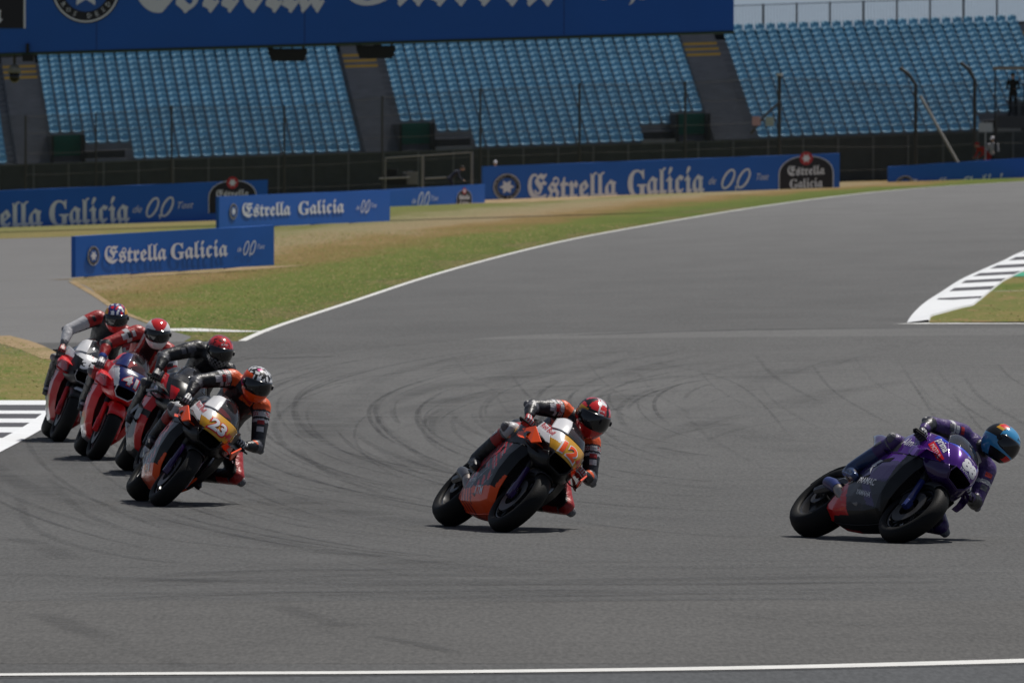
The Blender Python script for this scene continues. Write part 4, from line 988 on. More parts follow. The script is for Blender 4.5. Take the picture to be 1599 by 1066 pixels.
def glove(name, s, wrist, gripc, gripd, mats, parent):
    """hand closed round the grip: palm, four curled fingers of unequal length, thumb round the back"""
    b = MB(); g = V(gripc); d = V(gripd).normalized()      # d points outward along the bar
    w = V(wrist); fwd = V((1, 0, 0)); upv = V((0, 0, 1)); back = (w - g); back = (back - d * back.dot(d)).normalized(); top = back.cross(d) * 1.0
    if top.z < 0: top = -top
    R_ = .030; kn = g + back * -.002 + top * (R_ + .012)
    ell(b, [w, w.lerp(g, .45) + top * .012, g + back * .03 + top * .028, kn], [(.030, .026), (.036, .022), (.044, .020), (.042, .018)], side=d, n=12)
    for i, (o_, L_) in enumerate(((-.036, .92), (-.012, 1.0), (.012, .95), (.035, .80))):
        c = g + d * o_; pts = []
        for a in (75, 35, -5, -50, -100)[: 5 if L_ > .85 else 4]:
            pts.append(c + (top * math.sin(R(a)) - back * math.cos(R(a))) * (R_ + .004) * (1 if a > 0 else .93))
        rr0 = .0105 * (1 if L_ > .85 else .88); ell(b, pts, [rr0 * 1.12, rr0 * 1.05, rr0, rr0 * .93, rr0 * .85][: len(pts)], side=d, n=8)
    c = g - d * .045; ell(b, [g + back * .035 - d * .03 + top * .01, c + back * .028 - top * .012, c + back * .004 - top * .032, c - back * .02 - top * .030], [.015, .0135, .012, .010], side=d, n=8)
    o = remeshed(name, b, .0042, 2, mats, parent)
    ce = g + top * .04
    for p in o.data.polygons:
        v = p.center - g; t = (p.center - w).dot((g - w).normalized())
        p.material_index = 1 if (v.dot(top) > .030 and t > .03 and (int((v.dot(d) + .1) / .012) % 2 == 0)) or (t < .028 and len(mats) > 1) else 0
    return o

def helmet(cfg, parent, Mh):
    """shell with chin bar, spoiler and visor"""
    nu, nv = 60, 40; b = MB(); vis = MB()
    def shell(az, el, k=1.0):
        ca, sa, ce, se = math.cos(az), math.sin(az), math.cos(el), math.sin(el)
        ax = .158 if ca > 0 else .165; x = ax * ca * abs(ce) ** .9; y = .126 * sa * abs(ce) ** .88; z = (.142 if se > 0 else .150) * se
        if se < 0:                                     # jaw: drawn in at the sides, chin pushed forward
            q = -se; y *= 1 - .16 * q; x = x * (1 - .10 * q) + (.030 * q if ca > 0 else .02 * q * ca)
        x -= .010 * max(0, se)
        return V((x * k, y * k, z * k))
    def vism(az, el):
        a = abs(az); top = .42 - .06 * (a / 1.3) ** 2; bot = -.40 + .12 * (a / 1.3) ** 2
        return a < 1.32 and bot < el < top * (1 if a < 1.1 else 1 - (a - 1.1) * .8)
    els = [-1.12 + (math.pi / 2 + 1.12) * j / nv for j in range(nv + 1)]
    els[-1] = math.pi / 2 - .02
    P_ = [[shell(2 * math.pi * i / nu - math.pi, el, .985 if vism(2 * math.pi * i / nu - math.pi, el) else 1) for i in range(nu)] for el in els]
    b.grid([[Mh @ p for p in r] for r in P_], close_v=True); n0 = len(b.v)
    b.add([Mh @ p for p in P_[-1]], [tuple(range(nu))]); b.add([Mh @ (p * .9) for p in P_[0]], [tuple(range(nu))[::-1]])
    # rear spoiler and brow vents
    o = b.build('helmet', cfg['hm_m'], parent, True, 60)
    Mi = Mh.inverted()
    for p in o.data.polygons:
        q = Mi @ p.center; az = math.atan2(q.y, q.x); el = math.asin(max(-1, min(1, q.z / .15))) ; p.material_index = cfg['hm'](q, az, el)
    # visor
    m = 30; L_ = []
    for j in range(11):
        r = []
        for i in range(m + 1):
            az = -1.30 + 2.60 * i / m; a = abs(az); top = .43 - .06 * (a / 1.3) ** 2 - max(0, a - 1.1) * .35; bot = -.41 + .12 * (a / 1.3) ** 2 + max(0, a - 1.1) * .35
            r.append(Mh @ shell(az, bot + (top - bot) * j / 10, 1.012))
        L_.append(r)
    vis.grid(L_); v = vis.build('visor', VISOR, o, True); solid(v, .003)
    b = MB()
    for s in (-1, 1): c = shell(s * 1.30, .06, 1.01); b.tube([Mh @ (c - V((0, s * .006, 0))), Mh @ (c + V((0, s * .008, 0)))], .022, 14)
    b.build('visor_pivot', C_BLACK, o)
    if cfg.get('brand'):
        X = Mh.to_3x3()
        decal([o], cfg['brand'], Mh @ V((.13, 0, .098)), X @ V((0, 1, 0)), X @ V((-.75, 0, .66)), .024, cfg.get('brand_m', C_WHITE), wid=.062, bold=.01, off=.002)
    return o

def build_rider(c, M, lean, yaw):
    root = empty('person'); tag(root, c['rlabel'], 'person', 'racing riders'); root.matrix_world = M
    p = {k: V(v) for k, v in POSE.items()}
    for k, v in c.get('pose', {}).items(): p[k] = V(v)
    lf = V(c.get('lift', (0, 0, 0)))
    for k, w_ in dict(waist=.5, chest=.9, upper=1, neck=1, shR=1, shL=1, elR=.55, elL=.4, head=1).items(): p[k] = p[k] + lf * w_
    p['head'] = p['head'] + V(c.get('hd', (0, 0, 0))); p['neck'] = p['neck'] + V(c.get('hd', (0, 0, 0))) * .4
    b = MB(); lat = (p['shL'] - p['shR']).normalized()
    hl = (p['hipL'] - p['hipR']).normalized()
    ell(b, [p['pelvis'], p['waist'], p['chest'], p['upper']], [(.180, .140), (.168, .138), (.192, .150), (.178, .118)], side=(hl + lat).normalized(), n=22)
    ell(b, [p['shR'].lerp(p['upper'], .1), p['upper'] + V((.0, 0, .02)), p['shL'].lerp(p['upper'], .1)], [.078, (.085, .09), .078], side=(1, 0, 0))
    ell(b, [p['chest'] + V((-.12, 0, .06)), p['chest'] + V((-.02, 0, .12)), p['upper'] + V((.03, 0, .085))], [(.06, .03), (.085, .055), (.06, .04)], side=lat)     # aero hump
    ell(b, [p['upper'] + V((.04, 0, .02)), p['neck'], p['head'] + V((-.02, 0, -.03))], [.065, .058, .058]); 
    ell(b, [p['head'] + V((-.02, 0, .02)), p['head'] + V((.01, 0, .03))], [.085, .08])
    for s in 'RL':
        S_, E_, H_ = p['sh' + s], p['el' + s], p['ha' + s]
        w = H_ + (E_ - H_).normalized() * .085
        ell(b, [S_, S_.lerp(E_, .35) + V((0, 0, .008)), S_.lerp(E_, .75), E_], [.086, .077, .066, .062]); ell(b, [E_, E_.lerp(w, .35), E_.lerp(w, .8), w], [.062, .058, .046, .040])
        ell(b, [E_ - (w - E_) * .06, E_ + (w - E_) * .12], [.05, .05])
        h, k, a = p['hip' + s], p['kn' + s], p['an' + s]
        ell(b, [h, h.lerp(k, .4) + V((0, 0, .01)), h.lerp(k, .8), k], [.118, .104, .080, .072]); ell(b, [k, k.lerp(a, .3) + (V((-.01, 0, 0))), k.lerp(a, .7), a], [.072, .070, .056, .048])
        out = V((.3, -1 if s == 'R' else 1, -.1)).normalized(); ell(b, [k + out * .02, k + out * .048 + (a - k) * .06], [.050, .040])
    o = remeshed('body', b, .011, 5, c['le_m'], root)
    seg = {'armR': (p['shR'], p['elR']), 'foreR': (p['elR'], p['haR']), 'armL': (p['shL'], p['elL']), 'foreL': (p['elL'], p['haL']), 'thighR': (p['hipR'], p['knR']), 'shinR': (p['knR'], p['anR']),
           'thighL': (p['hipL'], p['knL']), 'shinL': (p['knL'], p['anL']), 'torso': (p['pelvis'], p['upper']), 'neck': (p['neck'], p['head'])}
    wgt = {'torso': .62, 'thighR': .9, 'thighL': .9}
    for f in o.data.polygons:
        q = f.center; best = None
        for n_, (a, d) in seg.items():
            t = max(0, min(1, (q - a).dot(d - a) / (d - a).length_squared)); dist = (q - a.lerp(d, t)).length * wgt.get(n_, 1)
            if best is None or dist < best[0]: best = (dist, n_, t)
        mi = c['le'](best[1], best[2], q, p); a, d = seg[best[1]]
        if best[1][:3] in ('arm', 'for') and q.z < a.lerp(d, best[2]).z - .030: mi = c.get('under', mi)       # dark stretch panels inside the sleeves
        if best[1][:3] in ('thi', 'shi') and abs(q.y - p['pelvis'].y) < abs(a.lerp(d, best[2]).y - p['pelvis'].y) - .035: mi = c.get('under', mi)
        f.material_index = mi
    for s, sg in (('R', -1), ('L', 1)):
        H_, E_ = p['ha' + s], p['el' + s]; w = H_ + (E_ - H_).normalized() * .10
        glove('glove', sg, w, V((.402, sg * .30, .862)), V((-.12, sg * 1, -.06)), c['gl_m'], root)
        b = MB(); a, t, k = p['an' + s], p['to' + s], p['kn' + s]; d = (a - k).normalized()
        ell(b, [k.lerp(a, .45), k.lerp(a, .8), a + V((0, 0, -.01))], [.068, .064, .060]); dirf = (t - a).normalized()
        ell(b, [a + V((-.045, 0, -.03)), a + V((0, 0, -.035)), a.lerp(t, .6) + V((0, 0, -.005)), t, t + dirf * .05], [(.040, .040), (.044, .045), (.046, .036), (.046, .028), (.036, .022)])
        ell(b, [a + V((-.05, 0, -.065)), t + dirf * .05 + V((0, 0, -.025))], [(.038, .010), (.038, .010)])
        bo = remeshed('boot', b, .008, 3, c['bt_m'], root)
        for f in bo.data.polygons: f.material_index = 1 if len(c['bt_m']) > 1 and ((f.center - k.lerp(a, .62)).length < .05 or (f.center - t).length < .04) else 0
    # helmet, turned in world space
    hy, hp, hr = c['hrot']                              # yaw towards the right of the picture, pitch down, roll
    Rw = Matrix.Rotation(R(hy) - math.pi / 2, 4, 'Z') @ Matrix.Rotation(R(hp), 4, 'Y') @ Matrix.Rotation(-R(hr), 4, 'X')
    R0 = M.to_3x3().to_4x4(); Mh = Matrix.Translation(p['head'] + V((.02, 0, .01))) @ (R0.inverted() @ Rw)
    for s, sg in (('R', -1), ('L', 1)):        # knee pucks and elbow pucks
        k = p['kn' + s]; out = V((.35, sg, -.15)).normalized(); b = MB(); ell(b, [k + out * .056, k + out * .072], [(.046, .036), (.040, .030)], side=(0, 0, 1)); b.build('knee_slider', LE_SLIDE, root, True)
        e = p['el' + s]; out = V((-.1, sg * .9, -.25)).normalized(); b = MB(); ell(b, [e + out * .044, e + out * .055], [(.034, .026), (.030, .022)], side=(0, 0, 1)); b.build('elbow_slider', LE_SLIDE, root, True)
    helmet(c, root, Mh @ Matrix.Scale(c.get('hs', 1.04), 4))
    pm = c.get('patches')
    if pm:
        sq = [(0, 0), (1, 0), (1, 1), (0, 1)]; A = p['elR']; B = p['shR']; ra = B - A
        for t, m_, w_ in ((.45, pm[0], .045), (.62, pm[1], .035), (.76, pm[2], .035)):
            decal([o], '', A.lerp(B, t) + V((.0, 0, .02)), ra, (0, -.6, .75), .062, m_, name='emblem', wid=w_, shape=sq, off=.003)
        A = p['shL']; B = p['elL']; ra = B - A
        for t, m_, w_ in ((.25, pm[2], .040), (.45, pm[1], .035), (.62, pm[0], .045)): decal([o], '', A.lerp(B, t) + V((.0, .0, 0)), ra, (0, .8, .57), .062, m_, name='emblem', wid=w_, shape=sq, off=.003)
        A = p['anR']; B = p['knR']; decal([o], '', A.lerp(B, .72), B - A, (-.65, 0, .76), .05, pm[0], name='emblem', wid=.09, shape=[(0, .2), (1, 0), (.9, .8), (.1, 1)], off=.003)
        ch = p['upper'].lerp(p['chest'], .4); decal([o], '', ch + V((.1, .03, -.04)), p['shL'] - p['shR'], (-.3, -.4, .8), .03, pm[1], name='emblem', wid=.10, shape=sq, off=.003)
    if c.get('chest'): decal([o], c['chest'], p['upper'] + V((.1, .05, .0)), p['shL'] - p['shR'], (-.3, -.4, .8), .045, c['chest_m'], wid=.12, bold=.03, off=.005)
    if c.get('chestmark'):
        for body_, key, off_, rgt, upv, h, m_ in c['chestmark']: decal([o], body_, p[key] + V(off_), rgt, upv, h, m_)
    return root
# ------------------------------------------------------------------ the six bikes and their riders
FN, FU = (0, 1, 0), (-.62, 0, .78)          # face artwork: right and up
def Rg(k): return 0
def ktm(num, numm, outm, label, rlabel, **kw):
    def face(p):
        if p.z < .775 and abs(p.y) > .09: return 1
        if p.y < -.105 + (p.z - .76) * .1 and p.z > .85: return 2          # white flash beside the screen
        if p.y > .10 and p.z > .80: return 3
        return 0
    def up(p):
        if p.y < 0:
            if p.x > .60 - (p.z - .86) * .8 and p.z > .80: return 2
            if p.x > .50 and p.z > .84: return 2
            if .30 < p.x < .60 and .75 < p.z < .80 + (p.x - .36) * .15: return 4
            if p.x < .22 and .72 < p.z < .86: return 0 if (p.z * 2 + p.x) % .22 < .05 else (3 if (p.z * 2 + p.x) % .22 < .11 else 1)
            return 1
        if p.x > .70 and p.z > .82: return 0
        if .74 < p.z < .80 and p.x > .35: return 4
        return 1
    def low(p):
        if p.x > .44: return 2 if p.z < .42 and p.x > .50 - (.42 - p.z) * .6 else 3
        if p.z < .24 + .10 * max(0, p.x + .1): return 2 if p.x > .02 else (5 if (p.x * 2 + p.z) % .16 < .07 else 2)
        if p.x < -.26 and p.z < .31: return 5
        if p.x > .36 - max(0, .3 - p.z) * .2 and p.z > .27: return 3
        s = (p.z * 1.6 + p.x * 1.1) % .20
        if p.z > .42: return 5 if s < .05 else (4 if .05 < s < .07 else (1 if .09 < s < .12 else 0))
        return 1 if math.sin(p.x * 37) * math.sin(p.z * 31 + p.x * 20) > .45 else (4 if abs(math.sin(p.x * 14 - p.z * 22)) < .14 else 0)
    d = [(('face',), num, (.86, 0, .850), FN, FU, .138, dict(m=outm, bold=.075, wid=.185, name='number')), (('face',), num, (.86, 0, .850), FN, FU, .118, dict(m=numm, bold=.045, wid=.160, name='number', off=.006)),
         (('face', 'up'), 'Bull', (.70, -.19, .90), (.72, .62, -.16), (-.2, 0, 1), .045, dict(m=C_RED)), (('up',), 'Red', (.58, -.22, .915), (.80, .45, -.1), (0, 0, 1), .045, dict(m=C_RED)),
         (('face',), '', (.80, .118, .835), (-.5, .85, 0), (-.3, 0, 1), .080, dict(m=C_RED, name='emblem', wid=.11, shape=[(0, .3), (.1, .55), (.25, .5), (.3, .8), (.42, .95), (.5, .75), (.68, .8), (.85, 1), (.95, .8), (.85, .55), (1, .35), (.9, .1), (.75, .3), (.6, .1), (.55, .35), (.35, .3), (.2, .0), (.15, .25)])),
         (('lo',), 'KTM', (.18, -.25, .24), (1, 0, .02), (0, 0, 1), .06, dict(m=C_WHITE, shear=.3, bold=.02)), (('lo',), 'Red Bull', (.10, -.25, .52), (.8, 0, .5), (-.5, 0, .8), .07, dict(m=C_RED, bold=.03)), (('lo',), 'MOTOREX', (-.05, -.2, .31), (1, 0, .02), (0, 0, 1), .03, dict(m=C_WHITE, bold=.02))]
    def le(n, t, q, p):
        if n in ('armR', 'armL'): return 1 if t < .13 else ((3 if int(t * 40) % 2 else 2) if .18 < t < .30 else (3 if .36 < t < .44 and q.x > p['sh' + n[-1]].x else 0))
        if n.startswith('fore'): return 4 if t < .25 else (1 if .0 < t < .6 and q.z > p['el' + n[-1]].z + .01 else 0)
        if n == 'torso':
            u = (q - p['shR']).dot((p['shL'] - p['shR']).normalized()) / (p['shL'] - p['shR']).length
            return 1 if t > .8 and (u < .10 or u > .90) else (1 if .45 < u < .8 and q.x > .09 and .93 < q.z - p['upper'].z + 1.02 < .97 else 0)
        if n == 'neck': return 0
        if n == 'thighR': return 3 if t > .90 else 2
        if n == 'shinR': return 5 if t < .12 else 2
        if n.startswith('thigh'): return 2 if t > .25 else 0
        return 5 if t < .10 else 2
    c = dict(label=label, rlabel=rlabel, fork=C_DPURP, guard=C_BLACK, face_m=[C_GOLD, C_BLACK, C_WHITE, C_GOLD], face=face, up_m=[C_GOLD, C_BLACK, C_WHITE, C_DKRED, C_ORANGE], up=up, low_m=[C_GREY, C_RED, C_ORANGE, C_BLACK, C_SILVER, C_DKRED], low=low,
             scrpaint=C_WHITE, wing_m=C_ORANGE, wing_in=C_BLACK, plate=C_ORANGE, fin=True, tank_m=[C_GOLD, C_BLACK, C_DKRED], tank=lambda p: 1 if (p.x * 3 + p.z * 2) % .5 < .3 else 2, tail_m=C_BLACK, decals=d,
             le_m=[LE_BLACK, LE_ORANGE, LE_RED, LE_WHITE, LE_GREY, LE_SLIDE], le=le, gl_m=[LE_RED, LE_WHITE], bt_m=[LE_BLACK, LE_GREY], patches=[LE_WHITE, LE_RED, LE_WHITE], under=0, chest='KTM', chest_m=LE_ORANGE)
    c.update(kw); return c
def red_helmet(q, az, el):            # red, black and white swirls
    s = math.sin(az * 5 + q.z * 38) + math.sin(q.z * 60 - az * 3)
    if q.z < -.02: return 0 if q.x > 0 and abs(az) < .6 and q.z < -.06 else (1 if s > .3 else 0)
    if q.z > .04 and abs(q.y - .01) < .032: return 2 if s > -.2 else 0
    if q.y < -.085 and .0 < q.z < .07 and q.x > -.02: return 3
    return 0 if s > .1 else 1
def patch_helmet(q, az, el):          # white patches on black, orange sides
    if q.z < -.03: return 3 if q.x > 0 else 1
    if q.y < -.075 and q.z < .09: return 3 if q.z > .02 else 4
    if q.z > .035:
        s = math.sin(q.x * 95 + 1.2 * math.sin(q.y * 70)) * math.sin(q.y * 90 + math.sin(q.x * 60)); return 4 if (abs(q.x - .05) < .018 and abs(q.y + .02) < .018) else (0 if s > .05 else 1)
    return 1
def black_red_helmet(q, az, el):
    if q.z > .045 and q.x > -.12: return 1 if math.sin(q.x * 120 + 3 * math.sin(q.y * 60)) * math.sin(q.y * 80 + 2 * math.sin(q.x * 50)) > .35 else 0
    return 2 if q.z > -.03 else (3 if math.sin(az * 22) * math.sin(q.z * 130) > -.1 else 2)
def white_red_helmet(q, az, el):
    if q.z > .02 and ((q.x - .02) / .125) ** 2 + (q.y / .075) ** 2 < 1: return 1
    return 0
def navy_helmet(q, az, el):
    if abs(q.y) > .085 and q.z > .0: return 2 if q.x > -.02 else 0
    if q.z < -.05: return 1
    s = math.sin(q.x * 55 + 2 * math.sin(q.y * 45)) * math.sin(q.y * 62 + 1)
    return 3 if s > .55 else (1 if s < -.5 else 0)
def blue_helmet(q, az, el):
    if q.y < -.055 and q.z > .0 and q.x < .03:
        if q.z > .09 and -.04 < q.x < .02: return 1
        if q.z > .07 and q.x < .02: return 2 if q.x > -.05 else 3
        return 3
    if q.z < -.075 and q.x > 0: return 1 if abs(az) < .3 and q.z > -.12 else 3
    return 0
H_SKY = gloss('helmet_sky_blue', (.05, .30, .58), .15, coat=1); H_PINK = gloss('helmet_pink', (.7, .03, .25)); H_BRED = gloss('helmet_red', (.62, .02, .02), .12, coat=1)

bikes = []
# 1: purple, far right
def pface(p): return 1 if p.z > .925 and p.y < -.02 else 0
def pup(p): return 2 if p.x < .22 and p.z > .70 and p.x + p.z < .98 else (3 if p.x > .50 and p.z > .91 else 0)
def plow(p):
    if p.x < -.06 - (p.z - .2) * .75 and p.z < .46 and p.z > .145: return 1
    if p.z < .21: return 2
    if p.x > .41: return 2
    if p.z > .40 + .3 * max(0, .1 - p.x): return 0 if p.z > .60 and p.x > .05 else 4
    return 3 if (p.z * 1.2 + p.x) % .5 > .12 else 4
def ple(n, t, q, p):
    if n == 'torso': return 0 if t < .8 else 1
    if n.startswith('arm'): return 1 if t < .35 else (3 if .4 < t < .5 else 0)
    if n.startswith('fore'): return 2 if t < .5 else 0
    if n.startswith('shin'): return 4 if t < .1 else 1
    return 1 if t > .35 else 2
P88 = dict(label='purple racing motorcycle with a red belly corner, farthest right and leaning lowest', rlabel='rider in dark purple leathers and sky blue helmet crouched low at the far right',
    fork=C_NAVY, guard=C_BLACK, face_m=[C_PURPLE, C_BLUE], face=pface, up_m=[C_PURPLE, C_DPURP, C_GREY, C_BLUE], up=pup, low_m=[C_PURPLE, C_RED, C_BLACK, C_GREY, C_DPURP], low=plow, chin=C_DPURP, lip=C_DPURP, wing_m=C_PURPLE, 
    wing=[(.80, .15, .735, 1), (.74, .22, .75, 1.1), (.66, .28, .74, 1.1), (.60, .31, .70, 1), (.60, .30, .64, .9)], tank_m=[C_DPURP, C_GREY], tank=lambda p: 0, tail_m=C_DPURP, can=C_NAVY,
    decals=[(('face',), '88', (.865, .01, .848), FN, FU, .115, dict(m=C_WHITE, bold=.06, wid=.165, name='number')), (('face',), 'prima', (.80, .0, .915), FN, FU, .036, dict(m=C_WHITE)), (('face',), 'YAMAHA', (.897, .0, .785), FN, FU, .022, dict(m=C_WHITE)),
            (('up',), 'prima', (.64, -.20, .865), (.80, .45, -.42), (.2, 0, 1), .075, dict(m=C_WHITE, bold=.02)), (('up',), 'box', (.64, -.20, .795), (.80, .45, -.42), (.2, 0, 1), .055, dict(m=C_RED, name='emblem', wid=.26, shape=[(0, 0), (1, 0), (1, 1), (0, 1)])), (('up',), 'MOTUL', (.64, -.20, .795), (.80, .45, -.42), (.2, 0, 1), .034, dict(m=C_WHITE, wid=.19, off=.007)),
            (('up',), 'box', (.72, .19, .79), (-.80, .45, .35), (.2, 0, 1), .05, dict(m=C_RED, name='emblem', wid=.18, shape=[(0, 0), (1, 0), (1, 1), (0, 1)])), (('up',), 'MOTUL', (.72, .19, .79), (-.80, .45, .35), (.2, 0, 1), .030, dict(m=C_WHITE, wid=.13, off=.007)),
            (('up',), 'Alma', (.30, -.25, .80), (1, 0, -.1), (0, 0, 1), .075, dict(m=C_WHITE)), (('lo',), 'PRAMAC', (.12, -.22, .385), (1, 0, -.05), (.1, 0, 1), .055, dict(m=C_WHITE, bold=.02)), (('lo',), 'YAMAHA', (.16, -.2, .285), (1, 0, -.05), (0, 0, 1), .040, dict(m=C_WHITE, bold=.02)),
            (('lo',), '', (.06, -.24, .53), (1, 0, -.05), (0, 0, 1), .15, dict(m=C_WHITE, name='emblem', wid=.18, shape=[(0, .1), (.35, .45), (.2, .55), (.55, 1), (1, .9), (.65, .65), (.8, .5), (.5, .45), (.75, 0), (.3, .35)])),
            (('lo',), 'MOTUL', (-.24, -.2, .29), (1, 0, -.05), (0, 0, 1), .03, dict(m=C_SILVER, wid=.10))],
    le_m=[LE_PURPLE, LE_PURPLE, LE_BLACK, LE_WHITE, LE_SLIDE], le=ple, gl_m=[LE_BLACK, LE_WHITE], bt_m=[BT_BLUE, LE_BLACK], hm_m=[H_SKY, C_RED, C_GOLD, C_BLACK], hm=blue_helmet, hrot=(48, 24, 30), under=2, patches=[LE_GREY, LE_WHITE, LE_RED], lift=(.04, .12, .06), hd=(.02, .015, .03), brand='Arai', brand_m=C_BLACK, hs=.98)
bikes.append((P88, (1398, 848), 27, 49))
bikes.append((ktm('12', C_ORANGE, C_WHITE, 'black and orange racing motorcycle numbered 12 in the middle of the track', 'rider in black and orange leathers with red, black and white helmet in the middle', hm_m=[H_BRED, C_BLACK, C_WHITE, C_GOLD], hm=red_helmet, hrot=(14, 14, 20), brand='Arai', cal=1, hs=1.08), (783, 831), 18, 43))
bikes.append((ktm('23', C_WHITE, C_RED, 'black and orange racing motorcycle numbered 23 leading the pack on the left', 'rider in black and orange leathers with white patched helmet leading the left pack', hm_m=[C_WHITE, C_BLACK, C_GOLD, C_ORANGE, H_PINK], hm=patch_helmet, hrot=(14, 14, 14), gl_m=[LE_BLACK, LE_WHITE], lift=(0, -.01, .09), hs=1.0), (250, 791), 9, 39))
# 4: black and red, half hidden
def bup(p): return 1 if p.z > .80 and p.x > .3 and (p.x + p.z) % .34 < .14 else (2 if p.z < .76 and p.x > .3 else 0)
def ble(n, t, q, p):
    if n.startswith('arm'): return 1 if .22 < t < .32 else 0
    if n.startswith('fore'): return 1 if t < .25 else 0
    return 0
B4 = dict(label='black and red racing motorcycle half hidden behind the number 23 machine', rlabel='rider in all black leathers with red topped helmet between the 23 and 41 machines',
    fork=C_BLACK, guard=C_BLACK, face_m=[C_BLACK, C_RED], face=lambda p: 1 if p.y < -.09 and p.z < .87 else 0, up_m=[C_BLACK, C_RED, C_DKRED], up=bup, low_m=[C_BLACK, C_RED], low=lambda p: 1 if p.z > .56 and p.x > .1 or (p.z < .5 and p.x > .38) else 0, wing_m=C_BLACK, lowfin=C_BLACK, fin=True,
    tank_m=[C_BLACK], tank=lambda p: 0, tail_m=C_BLACK,
    decals=[(('up',), '', (.62, -.22, .83), (.8, .4, -.35), (0, 0, 1), .045, dict(m=C_RED, name='emblem', wid=.16, shape=[(0, 0), (1, 0), (1, 1), (0, 1)])), (('up',), 'aprilia', (.62, -.22, .83), (.8, .4, -.35), (0, 0, 1), .03, dict(m=C_WHITE, off=.007)),
            (('up',), '', (.52, -.24, .765), (.8, .4, -.35), (0, 0, 1), .06, dict(m=C_WHITE, name='emblem', wid=.15, shape=[(.5 + .5 * math.cos(t), .5 + .5 * math.sin(t)) for t in np.linspace(0, 6.28, 20, endpoint=False)])), (('up',), 'MICHELIN', (.52, -.24, .765), (.8, .4, -.35), (0, 0, 1), .02, dict(m=C_BLUE, off=.007))],
    le_m=[LE_BLACK, LE_GREY], le=ble, gl_m=[LE_BLACK, LE_GREY], bt_m=[LE_BLACK, LE_GREY], hm_m=[H_BRED, C_BLACK, C_BLACK, C_SILVER], hm=black_red_helmet, hrot=(14, 14, 12), brand='KYT', patches=[LE_GREY, LE_GREY, LE_GREY], lift=(0, .0, .10), hs=.97)
bikes.append((B4, (225, 743), 8, 31))
# 5: red 41
def rface(p): return 1 if abs(p.y) > .085 + (p.z - .76) * .35 or p.z < .775 and abs(p.y) > .085 else 0
def rle(n, t, q, p):
    if n.startswith('arm'): return 1 if .3 < t < .45 else 0
    if n.startswith('fore'): return 2 if t < .2 else (3 if t > .62 else 0)
    if n == 'torso':
        u = (q - p['shR']).dot((p['shL'] - p['shR']).normalized()) / (p['shL'] - p['shR']).length
        return 2 if .32 < u < .68 and q.z < p['upper'].z else (1 if abs(u - .2) < .03 or abs(u - .8) < .03 else 0)
    if n.startswith('shin'): return 2
    return 0
B5 = dict(label='red racing motorcycle with a navy nose panel numbered 41', rlabel='rider in red leathers with white helmet topped by a big red disc',
    fork=C_RED, guard=C_RED, face_m=[C_NAVY, C_WHITE], face=rface, up_m=[C_RED, C_WHITE], up=lambda p: 1 if p.x > .66 - (p.z - .74) * .35 and p.z > .80 and p.x > .62 else 0, low_m=[C_RED, C_SILVER, C_WHITE], g0=38, low=lambda p: 1 if p.z < .34 and p.x < .30 else (2 if p.x < -.05 and p.z > .5 else 0), chin=C_RED, lip=C_WHITE, scrpaint=C_NAVY, wing_m=C_RED, cal=1,
    tank_m=[C_RED], tank=lambda p: 0, tail_m=C_RED,
    decals=[(('face',), '41', (.865, .005, .845), FN, FU, .122, dict(m=C_RED, bold=.075, wid=.175, name='number')), (('face',), '41', (.865, .005, .845), FN, FU, .104, dict(m=C_WHITE, bold=.045, wid=.15, name='number', off=.006)), (('face',), '', (.80, .0, .915), FN, FU, .020, dict(m=C_SILVER, name='emblem', wid=.11, shape=[(0, 0), (1, 0), (1, 1), (0, 1)])),
            (('up',), 'HONDA', (.67, -.19, .86), (.62, .40, -.62), (.6, 0, .8), .028, dict(m=C_WHITE)), (('up',), 'HRC', (.55, -.23, .79), (.9, .35, -.1), (0, 0, 1), .05, dict(m=C_WHITE, shear=.3)), (('lo',), 'RC', (.2, -.26, .58), (1, 0, 0), (0, 0, 1), .09, dict(m=C_WHITE, shear=.3)), (('up',), 'HRC', (.60, .22, .79), (-.9, .35, .1), (0, 0, 1), .05, dict(m=C_WHITE, shear=.3))],
    le_m=[LE_RED, LE_WHITE, LE_BLACK, mat('leather_blue', (.03, .08, .35), .42)], le=rle, gl_m=[LE_GREY, LE_WHITE], bt_m=[LE_BLACK, LE_WHITE], hm_m=[C_WHITE, H_BRED], hm=white_red_helmet, hrot=(5, 12, 7), under=2, patches=[LE_WHITE, LE_BLACK, LE_WHITE], brand=None, lift=(0, -.02, .10), hs=.97)
bikes.append((B5, (150, 719), 6, 25.5))
